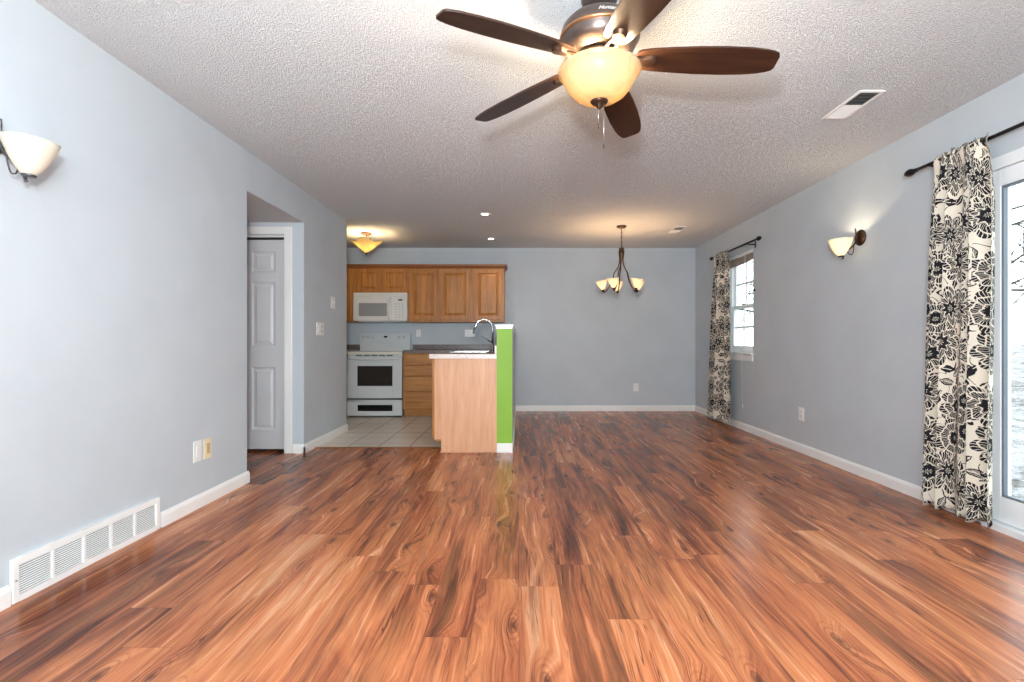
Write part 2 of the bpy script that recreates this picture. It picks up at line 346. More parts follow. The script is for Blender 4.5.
# ------------------------------------------------------------------ mesh helpers
class MB:
    def __init__(s): s.b = bmesh.new(); s.smooth = False
    def _new(s, verts, mat=None):
        if mat is not None:
            bmesh.ops.transform(s.b, matrix=mat, verts=verts)
    def box(s, x0, x1, y0, y1, z0, z1, bev=0.0):
        r = bmesh.ops.create_cube(s.b, size=1.0); vs_ = r['verts']
        bmesh.ops.scale(s.b, vec=(abs(x1 - x0), abs(y1 - y0), abs(z1 - z0)), verts=vs_)
        bmesh.ops.translate(s.b, vec=((x0 + x1) / 2, (y0 + y1) / 2, (z0 + z1) / 2), verts=vs_)
        if bev > 0:
            es = list({e for v in vs_ for e in v.link_edges})
            bmesh.ops.bevel(s.b, geom=es, offset=bev, segments=2, affect='EDGES', profile=0.5)
        return s
    def quad(s, *pts):
        s.b.faces.new([s.b.verts.new(p) for p in pts]); return s
    def lathe(s, prof, at=(0, 0, 0), seg=32, mat=None, cap=True):
        rings = []
        M = mat or Matrix.Identity(4)
        for r, z in prof:
            if r < 1e-5: rings.append([s.b.verts.new(M @ Vector((0, 0, z)) + Vector(at))])
            else: rings.append([s.b.verts.new(M @ Vector((r * math.cos(2 * math.pi * i / seg), r * math.sin(2 * math.pi * i / seg), z)) + Vector(at)) for i in range(seg)])
        for a, b in zip(rings, rings[1:]):
            if len(a) == 1 and len(b) == 1: continue
            for i in range(seg):
                j = (i + 1) % seg
                if len(a) == 1: f = [a[0], b[j], b[i]]
                elif len(b) == 1: f = [a[i], a[j], b[0]]
                else: f = [a[i], a[j], b[j], b[i]]
                s.b.faces.new(f).smooth = True
        if cap:
            for k, ring in ((0, rings[0]), (1, rings[-1])):
                if len(ring) > 1: s.b.faces.new(ring[::-1] if k == 0 else ring)
        return s
    def tube(s, pts, r, seg=8, cap=True):
        P = [Vector(p) for p in pts]; n = len(P)
        rad = r if isinstance(r, (list, tuple)) else [r] * n
        t0 = (P[1] - P[0]).normalized()
        up = Vector((0, 0, 1)) if abs(t0.z) < 0.9 else Vector((1, 0, 0))
        u = t0.cross(up).normalized(); rings = []
        for i in range(n):
            t = (P[min(i + 1, n - 1)] - P[max(i - 1, 0)]).normalized()
            u = (u - t * u.dot(t)).normalized(); v = t.cross(u)
            rings.append([s.b.verts.new(P[i] + (u * math.cos(2 * math.pi * k / seg) + v * math.sin(2 * math.pi * k / seg)) * rad[i]) for k in range(seg)])
        for a, b in zip(rings, rings[1:]):
            for k in range(seg):
                j = (k + 1) % seg
                s.b.faces.new([a[k], a[j], b[j], b[k]]).smooth = True
        if cap and seg > 2: s.b.faces.new(rings[0][::-1]); s.b.faces.new(rings[-1])
        return s
    def cyl(s, p0, p1, r, seg=20): return s.tube([p0, p1], r, seg)
    def ball(s, c, r, seg=14, sc=(1, 1, 1)):
        q = bmesh.ops.create_uvsphere(s.b, u_segments=seg, v_segments=max(6, seg // 2), radius=r)
        bmesh.ops.scale(s.b, vec=sc, verts=q['verts']); bmesh.ops.translate(s.b, vec=c, verts=q['verts'])
        for v in q['verts']:
            for f in v.link_faces: f.smooth = True
        return s
    def rings_panel(s, x0, x1, z0, z1, y, steps):
        """nested rectangles facing -Y: steps of (inset, depth added to y)"""
        prev = None
        for ins, d in steps:
            cur = [s.b.verts.new(p) for p in ((x0 + ins, y + d, z0 + ins), (x1 - ins, y + d, z0 + ins), (x1 - ins, y + d, z1 - ins), (x0 + ins, y + d, z1 - ins))]
            if prev:
                for i in range(4):
                    j = (i + 1) % 4
                    s.b.faces.new([prev[i], prev[j], cur[j], cur[i]])
            prev = cur
        s.b.faces.new(prev); return s
    def prism(s, outline, y0, y1):
        """outline of (x, z) points pushed from y0 to y1"""
        a = [s.b.verts.new((x, y0, z)) for x, z in outline]; b = [s.b.verts.new((x, y1, z)) for x, z in outline]
        s.b.faces.new(a); s.b.faces.new(b[::-1])
        for i in range(len(a)):
            j = (i + 1) % len(a); s.b.faces.new([a[j], a[i], b[i], b[j]])
        return s
    def xf(s, M):
        bmesh.ops.transform(s.b, matrix=M, verts=s.b.verts[:]); return s
    def build(s, name, mat, parent=None, local=False, base=None, normals=True):
        if normals: bmesh.ops.recalc_face_normals(s.b, faces=s.b.faces[:])
        me = bpy.data.meshes.new(name)
        off = Vector((0, 0, 0))
        if parent is not None:
            if not local:
                q = parent
                while q is not None: off += q.location; q = q.parent
        elif base is not None:
            off = Vector(base)
        elif not local:
            xs = [v.co for v in s.b.verts]
            off = Vector(((min(c.x for c in xs) + max(c.x for c in xs)) / 2, (min(c.y for c in xs) + max(c.y for c in xs)) / 2, min(c.z for c in xs)))
        if off.length > 0: bmesh.ops.translate(s.b, vec=-off, verts=s.b.verts[:])
        s.b.to_mesh(me); s.b.free()
        me.materials.append(mat)
        o = bpy.data.objects.new(name, me); COL.objects.link(o)
        if parent is not None: o.parent = parent
        else: o.location = off
        return o

def tag(o, label, cat, group=None, kind=None):
    o['label'] = label; o['category'] = cat
    if group: o['group'] = group
    if kind: o['kind'] = kind
    return o
def thing(name, label, cat, loc=(0, 0, 0), group=None, kind=None):
    o = bpy.data.objects.new(name, None); COL.objects.link(o); o.location = loc
    o.empty_display_size = 0.1
    return tag(o, label, cat, group, kind)
def struct(mb, name, mat, label, cat):
    return tag(mb.build(name, mat, base=(0, 0, 0)), label, cat, kind='structure')
def copy_tree(o, parent=None):
    c = o.copy(); COL.objects.link(c); c.parent = parent
    for ch in [x for x in bpy.data.objects if x.parent == o]: copy_tree(ch, c)
    return c
def smoothpath(pts, k=6):
    P = [Vector(p) for p in pts]; out = []
    for i in range(len(P) - 1):
        p0, p1, p2, p3 = P[max(i - 1, 0)], P[i], P[i + 1], P[min(i + 2, len(P) - 1)]
        for j in range(k):
            t = j / k
            out.append(0.5 * ((2 * p1) + (p2 - p0) * t + (2 * p0 - 5 * p1 + 4 * p2 - p3) * t * t + (3 * p1 - p0 - 3 * p2 + p3) * t ** 3))
    out.append(P[-1]); return out

# ------------------------------------------------------------------ shell
T = 0.12
b = MB(); b.quad((XK, YF, 0), (WR + 0.02, YF, 0), (WR + 0.02, TY, 0), (XK, TY, 0)); b.quad((-0.2, TY, 0), (WR + 0.02, TY, 0), (WR + 0.02, YB, 0), (-0.2, YB, 0))
struct(b, 'floor', MAT['floor'], 'reddish brown wood plank floor of the living and dining room', 'floor')
struct(MB().quad((XK, TY, 0), (-0.2, TY, 0), (-0.2, YB, 0), (XK, YB, 0)), 'floor_kitchen', MAT['tile'], 'square beige ceramic tile floor of the kitchen', 'floor')
struct(MB().box(XK - T, WR + T + 0.03, YF - T, YB + T, ZC, ZC + 0.1), 'ceiling', MAT['ceil'], 'white popcorn textured ceiling over the whole room', 'ceiling')
struct(MB().box(XK, WL - T, H1, H2 + 0.12, HZ, ZC).box(WL - T, WL - 0.001, H1 + 0.001, H2 - 0.001, HZ, HZ + 0.004), 'ceiling_hall', MAT['ceil'], 'lower textured ceiling of the hall recess in the left wall', 'ceiling')

struct(MB().box(WL - T, WL, YF, H1, 0, ZC), 'wall_left', MAT['wall'], 'long blue grey wall on the left, nearest the camera', 'wall')
struct(MB().box(WL - T, WL, H1, H2, HZ + 0.004, ZC).box(WL - T, WL, H2, WE, 0, ZC), 'wall_left_far', MAT['wall'], 'left wall piece between the hall opening and the kitchen', 'wall')
struct(MB().box(XK, WL - T, H1 - T, H1, 0, ZC), 'wall_hall_near', MAT['hall'], 'near side wall of the hall recess', 'wall')
b = MB(); b.box(-2.17, WL - T, H2, H2 + T, 0, HZ); b.box(XK, -2.17, H2, H2 + T, 2.03, HZ); b.box(XK, -3.02, H2, H2 + T, 0, 2.03)
struct(b, 'wall_hall_back', MAT['hall'], 'hall wall around the closet door', 'wall')
struct(MB().box(XK, WL - T, WE - T, WE, 0, ZC), 'wall_closet', MAT['wall'], 'wall between the closet and the kitchen', 'wall')
struct(MB().box(XK - T, XK, YF, YB, 0, ZC), 'wall_far_left', MAT['wall'], 'outer left wall of kitchen and hall', 'wall')
struct(MB().box(XK - T, WR + T + 0.03, YB, YB + T, 0, ZC), 'wall_back', MAT['wall'], 'blue grey back wall behind kitchen and dining area', 'wall')
# right wall with window and sliding door openings
TR = 0.15
W0, W1, WZ0, WZ1 = 5.634, 6.385, 0.885, 2.09
D0, D1, DZ = 0.86, 2.86, 2.056
b = MB()
b.box(WR, WR + TR, YF, D0, 0, ZC); b.box(WR, WR + TR, D0, D1, DZ, ZC); b.box(WR, WR + TR, D1, W0, 0, ZC)
b.box(WR, WR + TR, W0, W1, 0, WZ0); b.box(WR, WR + TR, W0, W1, WZ1, ZC); b.box(WR, WR + TR, W1, YB, 0, ZC)
struct(b, 'wall_right', MAT['wall'], 'blue grey wall on the right with window and sliding door', 'wall')
# rear wall behind the camera with a wide window added for fill daylight
b = MB(); RX0, RX1, RZ0, RZ1 = -1.75, 2.35, 0.35, 2.25
b.box(XK - T, RX0, YF - T, YF, 0, ZC); b.box(RX1, WR + TR, YF - T, YF, 0, ZC); b.box(RX0, RX1, YF - T, YF, 0, RZ0); b.box(RX0, RX1, YF - T, YF, RZ1, ZC)
struct(b, 'wall_front', MAT['wall'], 'wall behind the camera with an added wide window opening', 'wall')
w2 = thing('added_window_rear', 'unseen wide window behind the camera, added for fill daylight', 'window', ((RX0 + RX1) / 2, YF, RZ0), kind='structure')
b = MB(); f = 0.05
b.box(RX0, RX1, YF - 0.09, YF - 0.03, RZ0, RZ0 + f); b.box(RX0, RX1, YF - 0.09, YF - 0.03, RZ1 - f, RZ1)
for x in (RX0, RX0 + (RX1 - RX0 - f) / 2, RX1 - f): b.box(x, x + f, YF - 0.09, YF - 0.03, RZ0 + f, RZ1 - f)
b.build('window_frame', MAT['vinyl'], w2)
MB().box(RX0 + f, RX1 - f, YF - 0.064, YF - 0.060, RZ0 + f, RZ1 - f).build('glass_pane', MAT['glass'], w2)

# baseboards: profile pushed along a run
BH, BT = 0.083, 0.014
def base_run(p0, p1, out, name, label, mat=None):
    p0, p1, out = Vector((*p0, 0)), Vector((*p1, 0)), Vector((*out, 0))
    prof = [(0, 0), (BT, 0), (BT, BH * 0.72), (BT * 0.75, BH * 0.86), (BT * 0.4, BH * 0.95), (BT * 0.3, BH), (0, BH)]
    m = MB(); A = [m.b.verts.new(p0 + out * d + Vector((0, 0, z))) for d, z in prof]; B = [m.b.verts.new(p1 + out * d + Vector((0, 0, z))) for d, z in prof]
    m.b.faces.new(A); m.b.faces.new(B[::-1])
    for i in range(len(A)):
        j = (i + 1) % len(A); m.b.faces.new([A[i], A[j], B[j], B[i]])
    return struct(m, name, mat or MAT['trim'], label, 'baseboard')
base_run((WL, YF), (WL, 1.955), (1, 0), 'baseboard_left', 'white baseboard on the left wall, near side of the return grille')
base_run((WL, 2.786), (WL, H1 + BT), (1, 0), 'baseboard_left_mid', 'white baseboard on the left wall from grille to hall opening')
base_run((WL, H2 - BT), (WL, WE + BT), (1, 0), 'baseboard_left_far', 'white baseboard between hall opening and kitchen')
base_run((-2.10, H2), (WL + BT, H2), (0, -1), 'baseboard_hall', 'short white baseboard beside the closet door casing')
base_run((PX1, YB), (WR, YB), (0, -1), 'baseboard_back', 'white baseboard along the dining back wall')
base_run((WR, D1 + 0.02), (WR, YB), (-1, 0), 'baseboard_right', 'white baseboard along the right wall')
base_run((WR, YF), (WR, D0 - 0.02), (-1, 0), 'baseboard_right_near', 'white baseboard on the right wall beside the camera')
struct(MB().box(XK, -0.75, TY - 0.028, TY + 0.006, 0.0, 0.006, 0.002), 'trim_1', MAT['oakdark'], 'dark threshold strip between tile and wood planks', 'threshold')

# pony wall beside the peninsula
pw = thing('wall_peninsula', 'low lime green ended partition wall beside the kitchen peninsula', 'wall', ((PX0 + PX1) / 2, (PY + YB) / 2, 0), kind='structure')
MB().box(PX0, PX1, PY + 0.004, YB, 0, 1.155).build('wall_body', MAT['wall'], pw)
MB().box(PX0, PX1, PY, PY + 0.004, 0, 1.155).build('green_end', MAT['green'], pw)['label'] = 'lime green painted end'
MB().box(PX0 - 0.020, PX1 + 0.012, PY - 0.022, YB, 1.180, 1.197, 0.004).box(PX0 - 0.008, PX1 + 0.004, PY - 0.010, YB, 1.155, 1.180, 0.003).build('cap', MAT['trim'], pw)['label'] = 'white cap moulding'
m = MB().box(PX0, PX1 + BT, PY - BT, PY - 0.0005, 0, 0.088, 0.003).box(PX1 + 0.0005, PX1 + BT, PY - BT, YB - BT, 0, 0.088, 0.003)
struct(m, 'baseboard_peninsula', MAT['trim'], 'white baseboard round the green end of the partition', 'baseboard')

# ------------------------------------------------------------------ closet door (door_1)
d1 = thing('door_1', 'grey white panelled bifold closet door in the hall recess', 'door', (-2.4, H2, 0), kind='structure')
cs = MB()
cs.box(-2.172, -2.108, H2 - 0.016, H2, 0.0, 2.103, 0.003); cs.box(-3.08, -2.172, H2 - 0.016, H2, 2.035, 2.103, 0.003); cs.box(-3.08, -3.018, H2 - 0.016, H2, 0, 2.035, 0.003)
cs.build('casing', MAT['trim'], d1)
MB().box(-2.186, -2.170, H2 + 0.002, H2 + T, 0, 2.03).box(-3.02, -3.006, H2 + 0.002, H2 + T, 0, 2.03).box(-3.006, -2.186, H2 + 0.03, H2 + T, 2.013, 2.03).build('jamb', MAT['trim'], d1)
MB().box(-3.006, -2.186, H2 + 0.035, H2 + 0.075, 1.998, 2.012).build('track', MAT['dark'], d1)['label'] = 'dark overhead track'
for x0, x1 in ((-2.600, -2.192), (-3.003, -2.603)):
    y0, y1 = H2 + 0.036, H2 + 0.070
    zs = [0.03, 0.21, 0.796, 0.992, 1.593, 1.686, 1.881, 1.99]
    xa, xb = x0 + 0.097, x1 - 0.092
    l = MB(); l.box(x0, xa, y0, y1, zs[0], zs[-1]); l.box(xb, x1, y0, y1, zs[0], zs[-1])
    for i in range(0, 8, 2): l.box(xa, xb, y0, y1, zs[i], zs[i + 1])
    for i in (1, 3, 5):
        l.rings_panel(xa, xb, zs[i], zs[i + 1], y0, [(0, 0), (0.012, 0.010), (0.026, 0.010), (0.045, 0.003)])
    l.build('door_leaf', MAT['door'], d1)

# ------------------------------------------------------------------ window_1 in the dining area
w1 = thing('window_1', 'white double hung window on the right wall of the dining area', 'window', (WR, (W0 + W1) / 2, WZ0), kind='structure')
xa, xb = WR + 0.062, WR + 0.14
ws = 0.905
m = MB(); fr = 0.035
m.box(xa, xb, W0, W0 + fr, ws, WZ1).box(xa, xb, W1 - fr, W1, ws, WZ1).box(xa, xb, W0 + fr, W1 - fr, WZ1 - fr, WZ1).box(xa, xb, W0 + fr, W1 - fr, ws, ws + 0.02)
m.build('window_frame', MAT['vinyl'], w1)
def sash(x0, x1, z0, z1, name, bot):
    m = MB(); y0, y1 = W0 + fr, W1 - fr; st = 0.046
    m.box(x0, x1, y0, y0 + st, z0, z1, 0.003).box(x0, x1, y1 - st, y1, z0, z1, 0.003).box(x0, x1, y0 + st, y1 - st, z0, z0 + bot).box(x0, x1, y0 + st, y1 - st, z1 - 0.04, z1)
    o = m.build(name, MAT['vinyl'], w1)
    g = MB(); yc = (y0 + y1) / 2 + 0.03; xm = (x0 + x1) / 2; zc = (z0 + bot + z1 - 0.04) / 2
    g.box(xm - 0.004, xm + 0.004, yc - 0.012, yc + 0.012, z0 + bot, z1 - 0.04).box(xm - 0.004, xm + 0.004, y0 + st, yc - 0.012, zc - 0.012, zc + 0.012).box(xm - 0.004, xm + 0.004, yc + 0.012, y1 - st, zc - 0.012, zc + 0.012)
    g.build('muntin', MAT['vinyl'], o)
    MB().box(xm + 0.0045, xm + 0.0075, y0 + st, y1 - st, z0 + bot, z1 - 0.04).build('glass_pane', MAT['glass'], o)
    return o
sash(xa + 0.036, xa + 0.066, 1.44, WZ1 - fr, 'upper_sash', 0.04)
lo = sash(xa + 0.004, xa + 0.034, ws + 0.02, 1.48, 'lower_sash', 0.06)
MB().box(xa - 0.012, xa + 0.016, 5.99, 6.04, 1.48, 1.495, 0.003).build('sash_lock', MAT['pewter'], lo)
MB().box(WR - 0.03, xb, W0 - 0.0, W1, WZ0, ws, 0.004).box(WR - 0.03, WR - 0.001, W0 - 0.012, W1 + 0.03, WZ0, ws, 0.004).build('sill', MAT['trim'], w1)
MB().box(WR - 0.016, WR - 0.001, W0 - 0.005, W1 + 0.02, 0.815, WZ0 - 0.001, 0.003).build('apron', MAT['trim'], w1)

bl = thing('window_blind', 'tan blind bunched up at the top of the dining window', 'blind', (WR + 0.03, (W0 + W1) / 2, 1.98))
MB().box(WR + 0.006, WR + 0.050, W0 + 0.004, W1 - 0.004, 2.052, 2.089, 0.003).build('headrail', MAT['vinyl'], bl)['label'] = 'white headrail'
m = MB(); N = 24
for k in range(5):
    top = []; z = 2.050 - k * 0.013
    pts = []
    for i in range(N + 1):
        t = i / N; y = W0 + 0.012 + t * (W1 - W0 - 0.024)
        sag = -0.012 * math.sin(math.pi * t) * (k / 4) - 0.016 * t * k / 4
        pts.append((WR + 0.026 + 0.004 * math.sin(i * 1.7 + k), y, z - 0.008 + sag))
    m.tube(pts, 0.0105, 8)
m.build('fabric', MAT['blind'], bl)
MB().tube(smoothpath([(WR + 0.004, 5.85, 2.05), (WR - 0.002, 5.845, 1.6), (WR - 0.034, 5.84, 0.93), (WR - 0.036, 5.84, 0.80), (WR - 0.03, 5.84, 0.30)]), 0.0018, 6).cyl((WR - 0.03, 5.84, 0.255), (WR - 0.03, 5.84, 0.305), 0.006, 8).build('pull_cord', MAT['cord'], bl)

# ------------------------------------------------------------------ sliding door (door_2)
d2 = thing('door_2', 'white framed sliding glass patio door on the right', 'door', (WR, (D0 + D1) / 2, 0), kind='structure')
m = MB(); zt = 1.99
m.box(WR - 0.004, WR + 0.14, D1 - 0.036, D1, 0, DZ).box(WR - 0.004, WR + 0.14, D0, D0 + 0.036, 0, DZ).box(WR + 0.004, WR + 0.14, D0 + 0.036, D1 - 0.036, zt, DZ)
m.box(WR - 0.03, WR + 0.14, D0 + 0.036, D1 - 0.036, 0, 0.035).box(WR + 0.065, WR + 0.072, D0 + 0.036, D1 - 0.036, 0.035, 0.06)
m.build('door_frame', MAT['vinyl'], d2)
def panel(x0, x1, y0, y1, name):
    m = MB(); st = 0.060; z0, z1 = 0.04, zt - 0.004; zb, zg = 0.179, 1.895
    m.box(x0, x1, y0, y0 + st, z0, z1, 0.003).box(x0, x1, y1 - st, y1, z0, z1, 0.003).box(x0, x1, y0 + st, y1 - st, z0, zb).box(x0, x1, y0 + st, y1 - st, zg, z1)
    o = m.build(name, MAT['vinyl'], d2)
    g = MB(); xm = (x0 + x1) / 2; gw = 0.012; xg0 = x0 + 0.006; 
    g.box(xg0, xm + 0.01, y0 + st, y0 + st + gw, zb, zg).box(xg0, xm + 0.01, y1 - st - gw, y1 - st, zb, zg).box(xg0, xm + 0.01, y0 + st + gw, y1 - st - gw, zb, zb + gw).box(xg0, xm + 0.01, y0 + st + gw, y1 - st - gw, zg - gw, zg)
    g.build('gasket', MAT['gasket'], o)
    MB().box(xm - 0.002, xm + 0.002, y0 + st + gw, y1 - st - gw, zb + gw, zg - gw).build('glass_pane', MAT['glass'], o)
    return o
panel(WR + 0.020, WR + 0.058, 1.80, D1 - 0.038, 'sliding_panel')
panel(WR + 0.078, WR + 0.116, D0 + 0.038, 1.90, 'fixed_panel')

# ------------------------------------------------------------------ kitchen cabinets
def slab_door(m, x0, x1, z0, z1, y, th=0.019, st=0.052):
    """frame and raised panel door facing -Y with its front at y"""
    m.box(x0, x0 + st, y, y + th, z0, z1, 0.002).box(x1 - st, x1, y, y + th, z0, z1, 0.002)
    m.box(x0 + st, x1 - st, y, y + th, z0, z0 + st, 0.0).box(x0 + st, x1 - st, y, y + th, z1 - st, z1, 0.0)
    m.rings_panel(x0 + st, x1 - st, z0 + st, z1 - st, y, [(0, 0.002), (0.007, 0.015), (0.015, 0.015), (0.040, 0.004)])
    return m
UY = 7.165; UZ0, UZ1 = 1.32, 2.085
def upper(x0, x1, z0, doors, label, face=0.0):
    t = thing('wall_cabinet', label, 'cabinet', ((x0 + x1) / 2, (UY + YB) / 2, z0), 'oak wall cabinets')
    m = MB().box(x0 + 0.0005, x1 - 0.0005, UY + 0.02, YB - 0.001, z0, UZ1 - 0.001)
    m.build('body', MAT['oak'], t)
    f = MB(); xs = [x0 + 0.0005] + [v for d in doors for v in (d[0] + 0.012, d[1] - 0.012)] + [x1 - 0.0005]
    for a, c in zip(xs[0::2], xs[1::2]): f.box(a, c, UY, UY + 0.0195, z0, UZ1 - 0.001)
    for d in doors:
        f.box(d[0] + 0.012, d[1] - 0.012, UY, UY + 0.0195, z0, z0 + 0.05).box(d[0] + 0.012, d[1] - 0.012, UY, UY + 0.0195, UZ1 - 0.045, UZ1 - 0.001)
    f.build('face_frame', MAT['oak'], t)
    for d in doors: slab_door(MB(), d[0], d[1], z0 + (0.035 if z0 < 1.5 else 0.014), UZ1 - 0.012, UY - 0.022, 0.021, 0.052 if z0 < 1.5 else 0.042).build('door', MAT['oak'], t)
    return t
upper(-2.82, -2.352, UZ0, [(-2.79, -2.385)], 'tall oak wall cabinet left of the microwave, mostly hidden by the wall end')
upper(-2.350, -1.586, 1.738, [(-2.315, -1.990), (-1.945, -1.618)], 'short oak wall cabinet with two small doors above the microwave')
upper(-1.584, -0.672, UZ0, [(-1.560, -1.168), (-1.125, -0.712)], 'two door oak wall cabinet right of the microwave')
upper(-0.670, -0.209, UZ0, [(-0.637, -0.243)], 'single door oak wall cabinet at the right end of the row')
cr = MB()
prof = [(0, 0), (0.012, 0.0), (0.016, 0.012), (0.034, 0.036), (0.038, 0.058), (0, 0.058)]
A = [cr.b.verts.new((-2.82, UY - d, UZ1 + z)) for d, z in prof]; B = [cr.b.verts.new((-0.209 + d, UY - d, UZ1 + z)) for d, z in prof]; C = [cr.b.verts.new((-0.209 + d, YB - 0.001, UZ1 + z)) for d, z in prof]
for P, Q in ((A, B), (B, C)):
    for i in range(len(P)):
        j = (i + 1) % len(P); cr.b.faces.new([P[i], P[j], Q[j], Q[i]])
cr.b.faces.new(A); cr.b.faces.new(C[::-1])
cr.box(-2.82, -0.215, UY + 0.0, YB - 0.001, UZ1, UZ1 + 0.012)
tag(cr.build('crown_moulding', MAT['oakdark']), 'dark oak crown moulding running along the top of the wall cabinets', 'moulding')

# microwave over the range
MX0, MX1, MY, MZ0, MZ1 = -2.348, -1.588, 7.085, 1.322, 1.733
mw = thing('microwave', 'white over the range microwave under the short wall cabinet', 'microwave', ((MX0 + MX1) / 2, 7.28, MZ0))
MB().box(MX0, MX1, MY + 0.028, YB - 0.002, MZ0 + 0.012, MZ1, 0.004).build('body', MAT['mwhite'], mw)
m = MB().box(MX0, MX1, MY + 0.006, MY + 0.0275, 1.672, MZ1, 0.003)
for k in range(4): m.box(MX0 + 0.02, MX1 - 0.02, MY, MY + 0.0055, 1.681 + k * 0.012, 1.688 + k * 0.012)
m.build('vent_grille', MAT['mwhite'], mw)
dx1 = MX1 - 0.225
dr = MB().box(MX0, MX0 + 0.075, MY, MY + 0.0275, 1.338, 1.670, 0.004).box(dx1 - 0.06, dx1, MY, MY + 0.0275, 1.338, 1.670, 0.004).box(MX0 + 0.075, dx1 - 0.06, MY, MY + 0.0275, 1.338, 1.40).box(MX0 + 0.075, dx1 - 0.06, MY, MY + 0.0275, 1.585, 1.670).build('door', MAT['mwhite'], mw)
MB().box(MX0 + 0.075, dx1 - 0.06, MY + 0.005, MY + 0.02, 1.40, 1.585).build('window', MAT['mwglass'], dr)
MB().tube(smoothpath([(dx1 - 0.02, MY, 1.36), (dx1 - 0.02, MY - 0.03, 1.385), (dx1 - 0.02, MY - 0.036, 1.505), (dx1 - 0.02, MY - 0.03, 1.625), (dx1 - 0.02, MY, 1.65)], 5), 0.010, 10).build('handle', MAT['mwhite'], dr)
cp = MB().box(dx1 + 0.003, MX1, MY, MY + 0.0275, 1.338, 1.670, 0.004).build('control_panel', MAT['mwhite'], mw)
MB().box(MX1 - 0.125, MX1 - 0.065, MY - 0.002, MY, 1.618, 1.64).build('display', MAT['black'], cp)
m = MB()
for i in range(3):
    for j in range(6): m.box(dx1 + 0.05 + i * 0.047, dx1 + 0.085 + i * 0.047, MY - 0.0015, MY, 1.37 + j * 0.038, 1.392 + j * 0.038)
m.build('keypad', MAT['applgrey'], cp)
MB().box(MX0 + 0.05, MX1 - 0.03, MY + 0.05, YB - 0.01, MZ0, MZ0 + 0.011).build('base_plate', MAT['applgrey'], mw)

# range
GX0, GX1, GY = -2.362, -1.602, 6.850
rg = thing('kitchen_range', 'white freestanding electric range under the microwave', 'range', ((GX0 + GX1) / 2, 7.15, 0))
MB().box(GX0 + 0.004, GX1 - 0.004, GY + 0.045, YB - 0.012, 0.03, 0.868).box(GX0 + 0.03, GX1 - 0.03, GY + 0.06, YB - 0.03, 0.0, 0.03).build('body', MAT['appl'], rg)
ct = MB().box(GX0, GX1, GY + 0.004, YB - 0.06, 0.868, 0.898, 0.006).build('cooktop', MAT['bisque'], rg); ct['label'] = 'cream front edged cooktop'
MB().box(GX0 + 0.03, GX1 - 0.03, GY + 0.05, YB - 0.12, 0.8985, 0.9005).build('glass_top', MAT['applgrey'], ct)
m = MB(); m.prism([(0, 0)] and [(GX0 + 0.006, 0.90), (GX1 - 0.006, 0.90), (GX1 - 0.006, 1.165), (GX0 + 0.006, 1.165)], 7.405, 7.47)
m.box(GX0 + 0.002, GX1 - 0.002, 7.386, 7.404, 1.03, 1.166, 0.005)
bg = m.build('backguard', MAT['appl'], rg)
for kx in (-2.30, -2.235, -2.165, -1.775, -1.70):
    k = MB().lathe([(0, -0.022), (0.017, -0.022), (0.020, -0.004), (0.023, 0.0)], (kx, 7.385, 1.103), 18, Matrix.Rotation(R(-90), 4, 'X')).build('knob', MAT['appl'], bg)
    MB().box(kx - 0.003, kx + 0.003, 7.358, 7.3625, 1.087, 1.119).build('pointer', MAT['applgrey'], k)
MB().box(-1.995, -1.945, 7.382, 7.3855, 1.098, 1.122).build('display', MAT['black'], bg)
for i in range(4): MB().box(-2.07 + i * 0.06 + (0.06 if i > 1 else 0), -2.045 + i * 0.06 + (0.06 if i > 1 else 0), 7.384, 7.3855, 1.07, 1.08).build('button', MAT['applgrey'], bg)
MB().box(GX0 + 0.006, GX1 - 0.006, GY + 0.020, GY + 0.0445, 0.238, 0.264).box(GX0 + 0.02, GX1 - 0.02, GY + 0.046, GY + 0.059, 0.001, 0.021).build('gap_shade_strip', MAT['dark'], rg)  # dark strips stand in for shade in the door gap and under the drawer
m = MB().box(GX0 + 0.006, GX1 - 0.006, GY + 0.03, GY + 0.044, 0.835, 0.866)
m.build('vent_strip', MAT['applgrey'], rg)
for i in range(5): MB().box(GX0 + 0.12 + i * 0.105, GX0 + 0.205 + i * 0.105, GY + 0.027, GY + 0.0295, 0.842, 0.855).build('vent_slot', MAT['dark'], rg)
wx0, wx1, wz0, wz1 = -2.215, -1.735, 0.430, 0.705
od = MB().box(GX0 + 0.003, wx0, GY, GY + 0.043, 0.262, 0.832, 0.005).box(wx1, GX1 - 0.003, GY, GY + 0.043, 0.262, 0.832, 0.005).box(wx0, wx1, GY, GY + 0.043, 0.262, wz0).box(wx0, wx1, GY, GY + 0.043, wz1, 0.832).build('oven_door', MAT['appl'], rg)
MB().box(wx0, wx1, GY + 0.002, GY + 0.03, wz0, wz1).build('window', MAT['oven'], od)
MB().tube(smoothpath([(GX0 + 0.035, GY, 0.812), (GX0 + 0.05, GY - 0.035, 0.808), (GX0 + 0.2, GY - 0.05, 0.800), ((GX0 + GX1) / 2, GY - 0.053, 0.797), (GX1 - 0.2, GY - 0.05, 0.800), (GX1 - 0.05, GY - 0.035, 0.808), (GX1 - 0.035, GY, 0.812)], 6), 0.014, 12).build('handle', MAT['appl'], od)
sx0, sx1, sz0, sz1 = -2.215, -1.735, 0.085, 0.170
sd = MB().box(GX0 + 0.003, sx0, GY, GY + 0.043, 0.022, 0.240, 0.005).box(sx1, GX1 - 0.003, GY, GY + 0.043, 0.022, 0.240, 0.005).box(sx0, sx1, GY, GY + 0.043, 0.022, sz0).box(sx0, sx1, GY, GY + 0.043, sz1, 0.240).build('storage_drawer', MAT['appl'], rg)
MB().box(sx0, sx1, GY + 0.012, GY + 0.03, sz0, sz1).build('pull_recess', MAT['black'], sd)
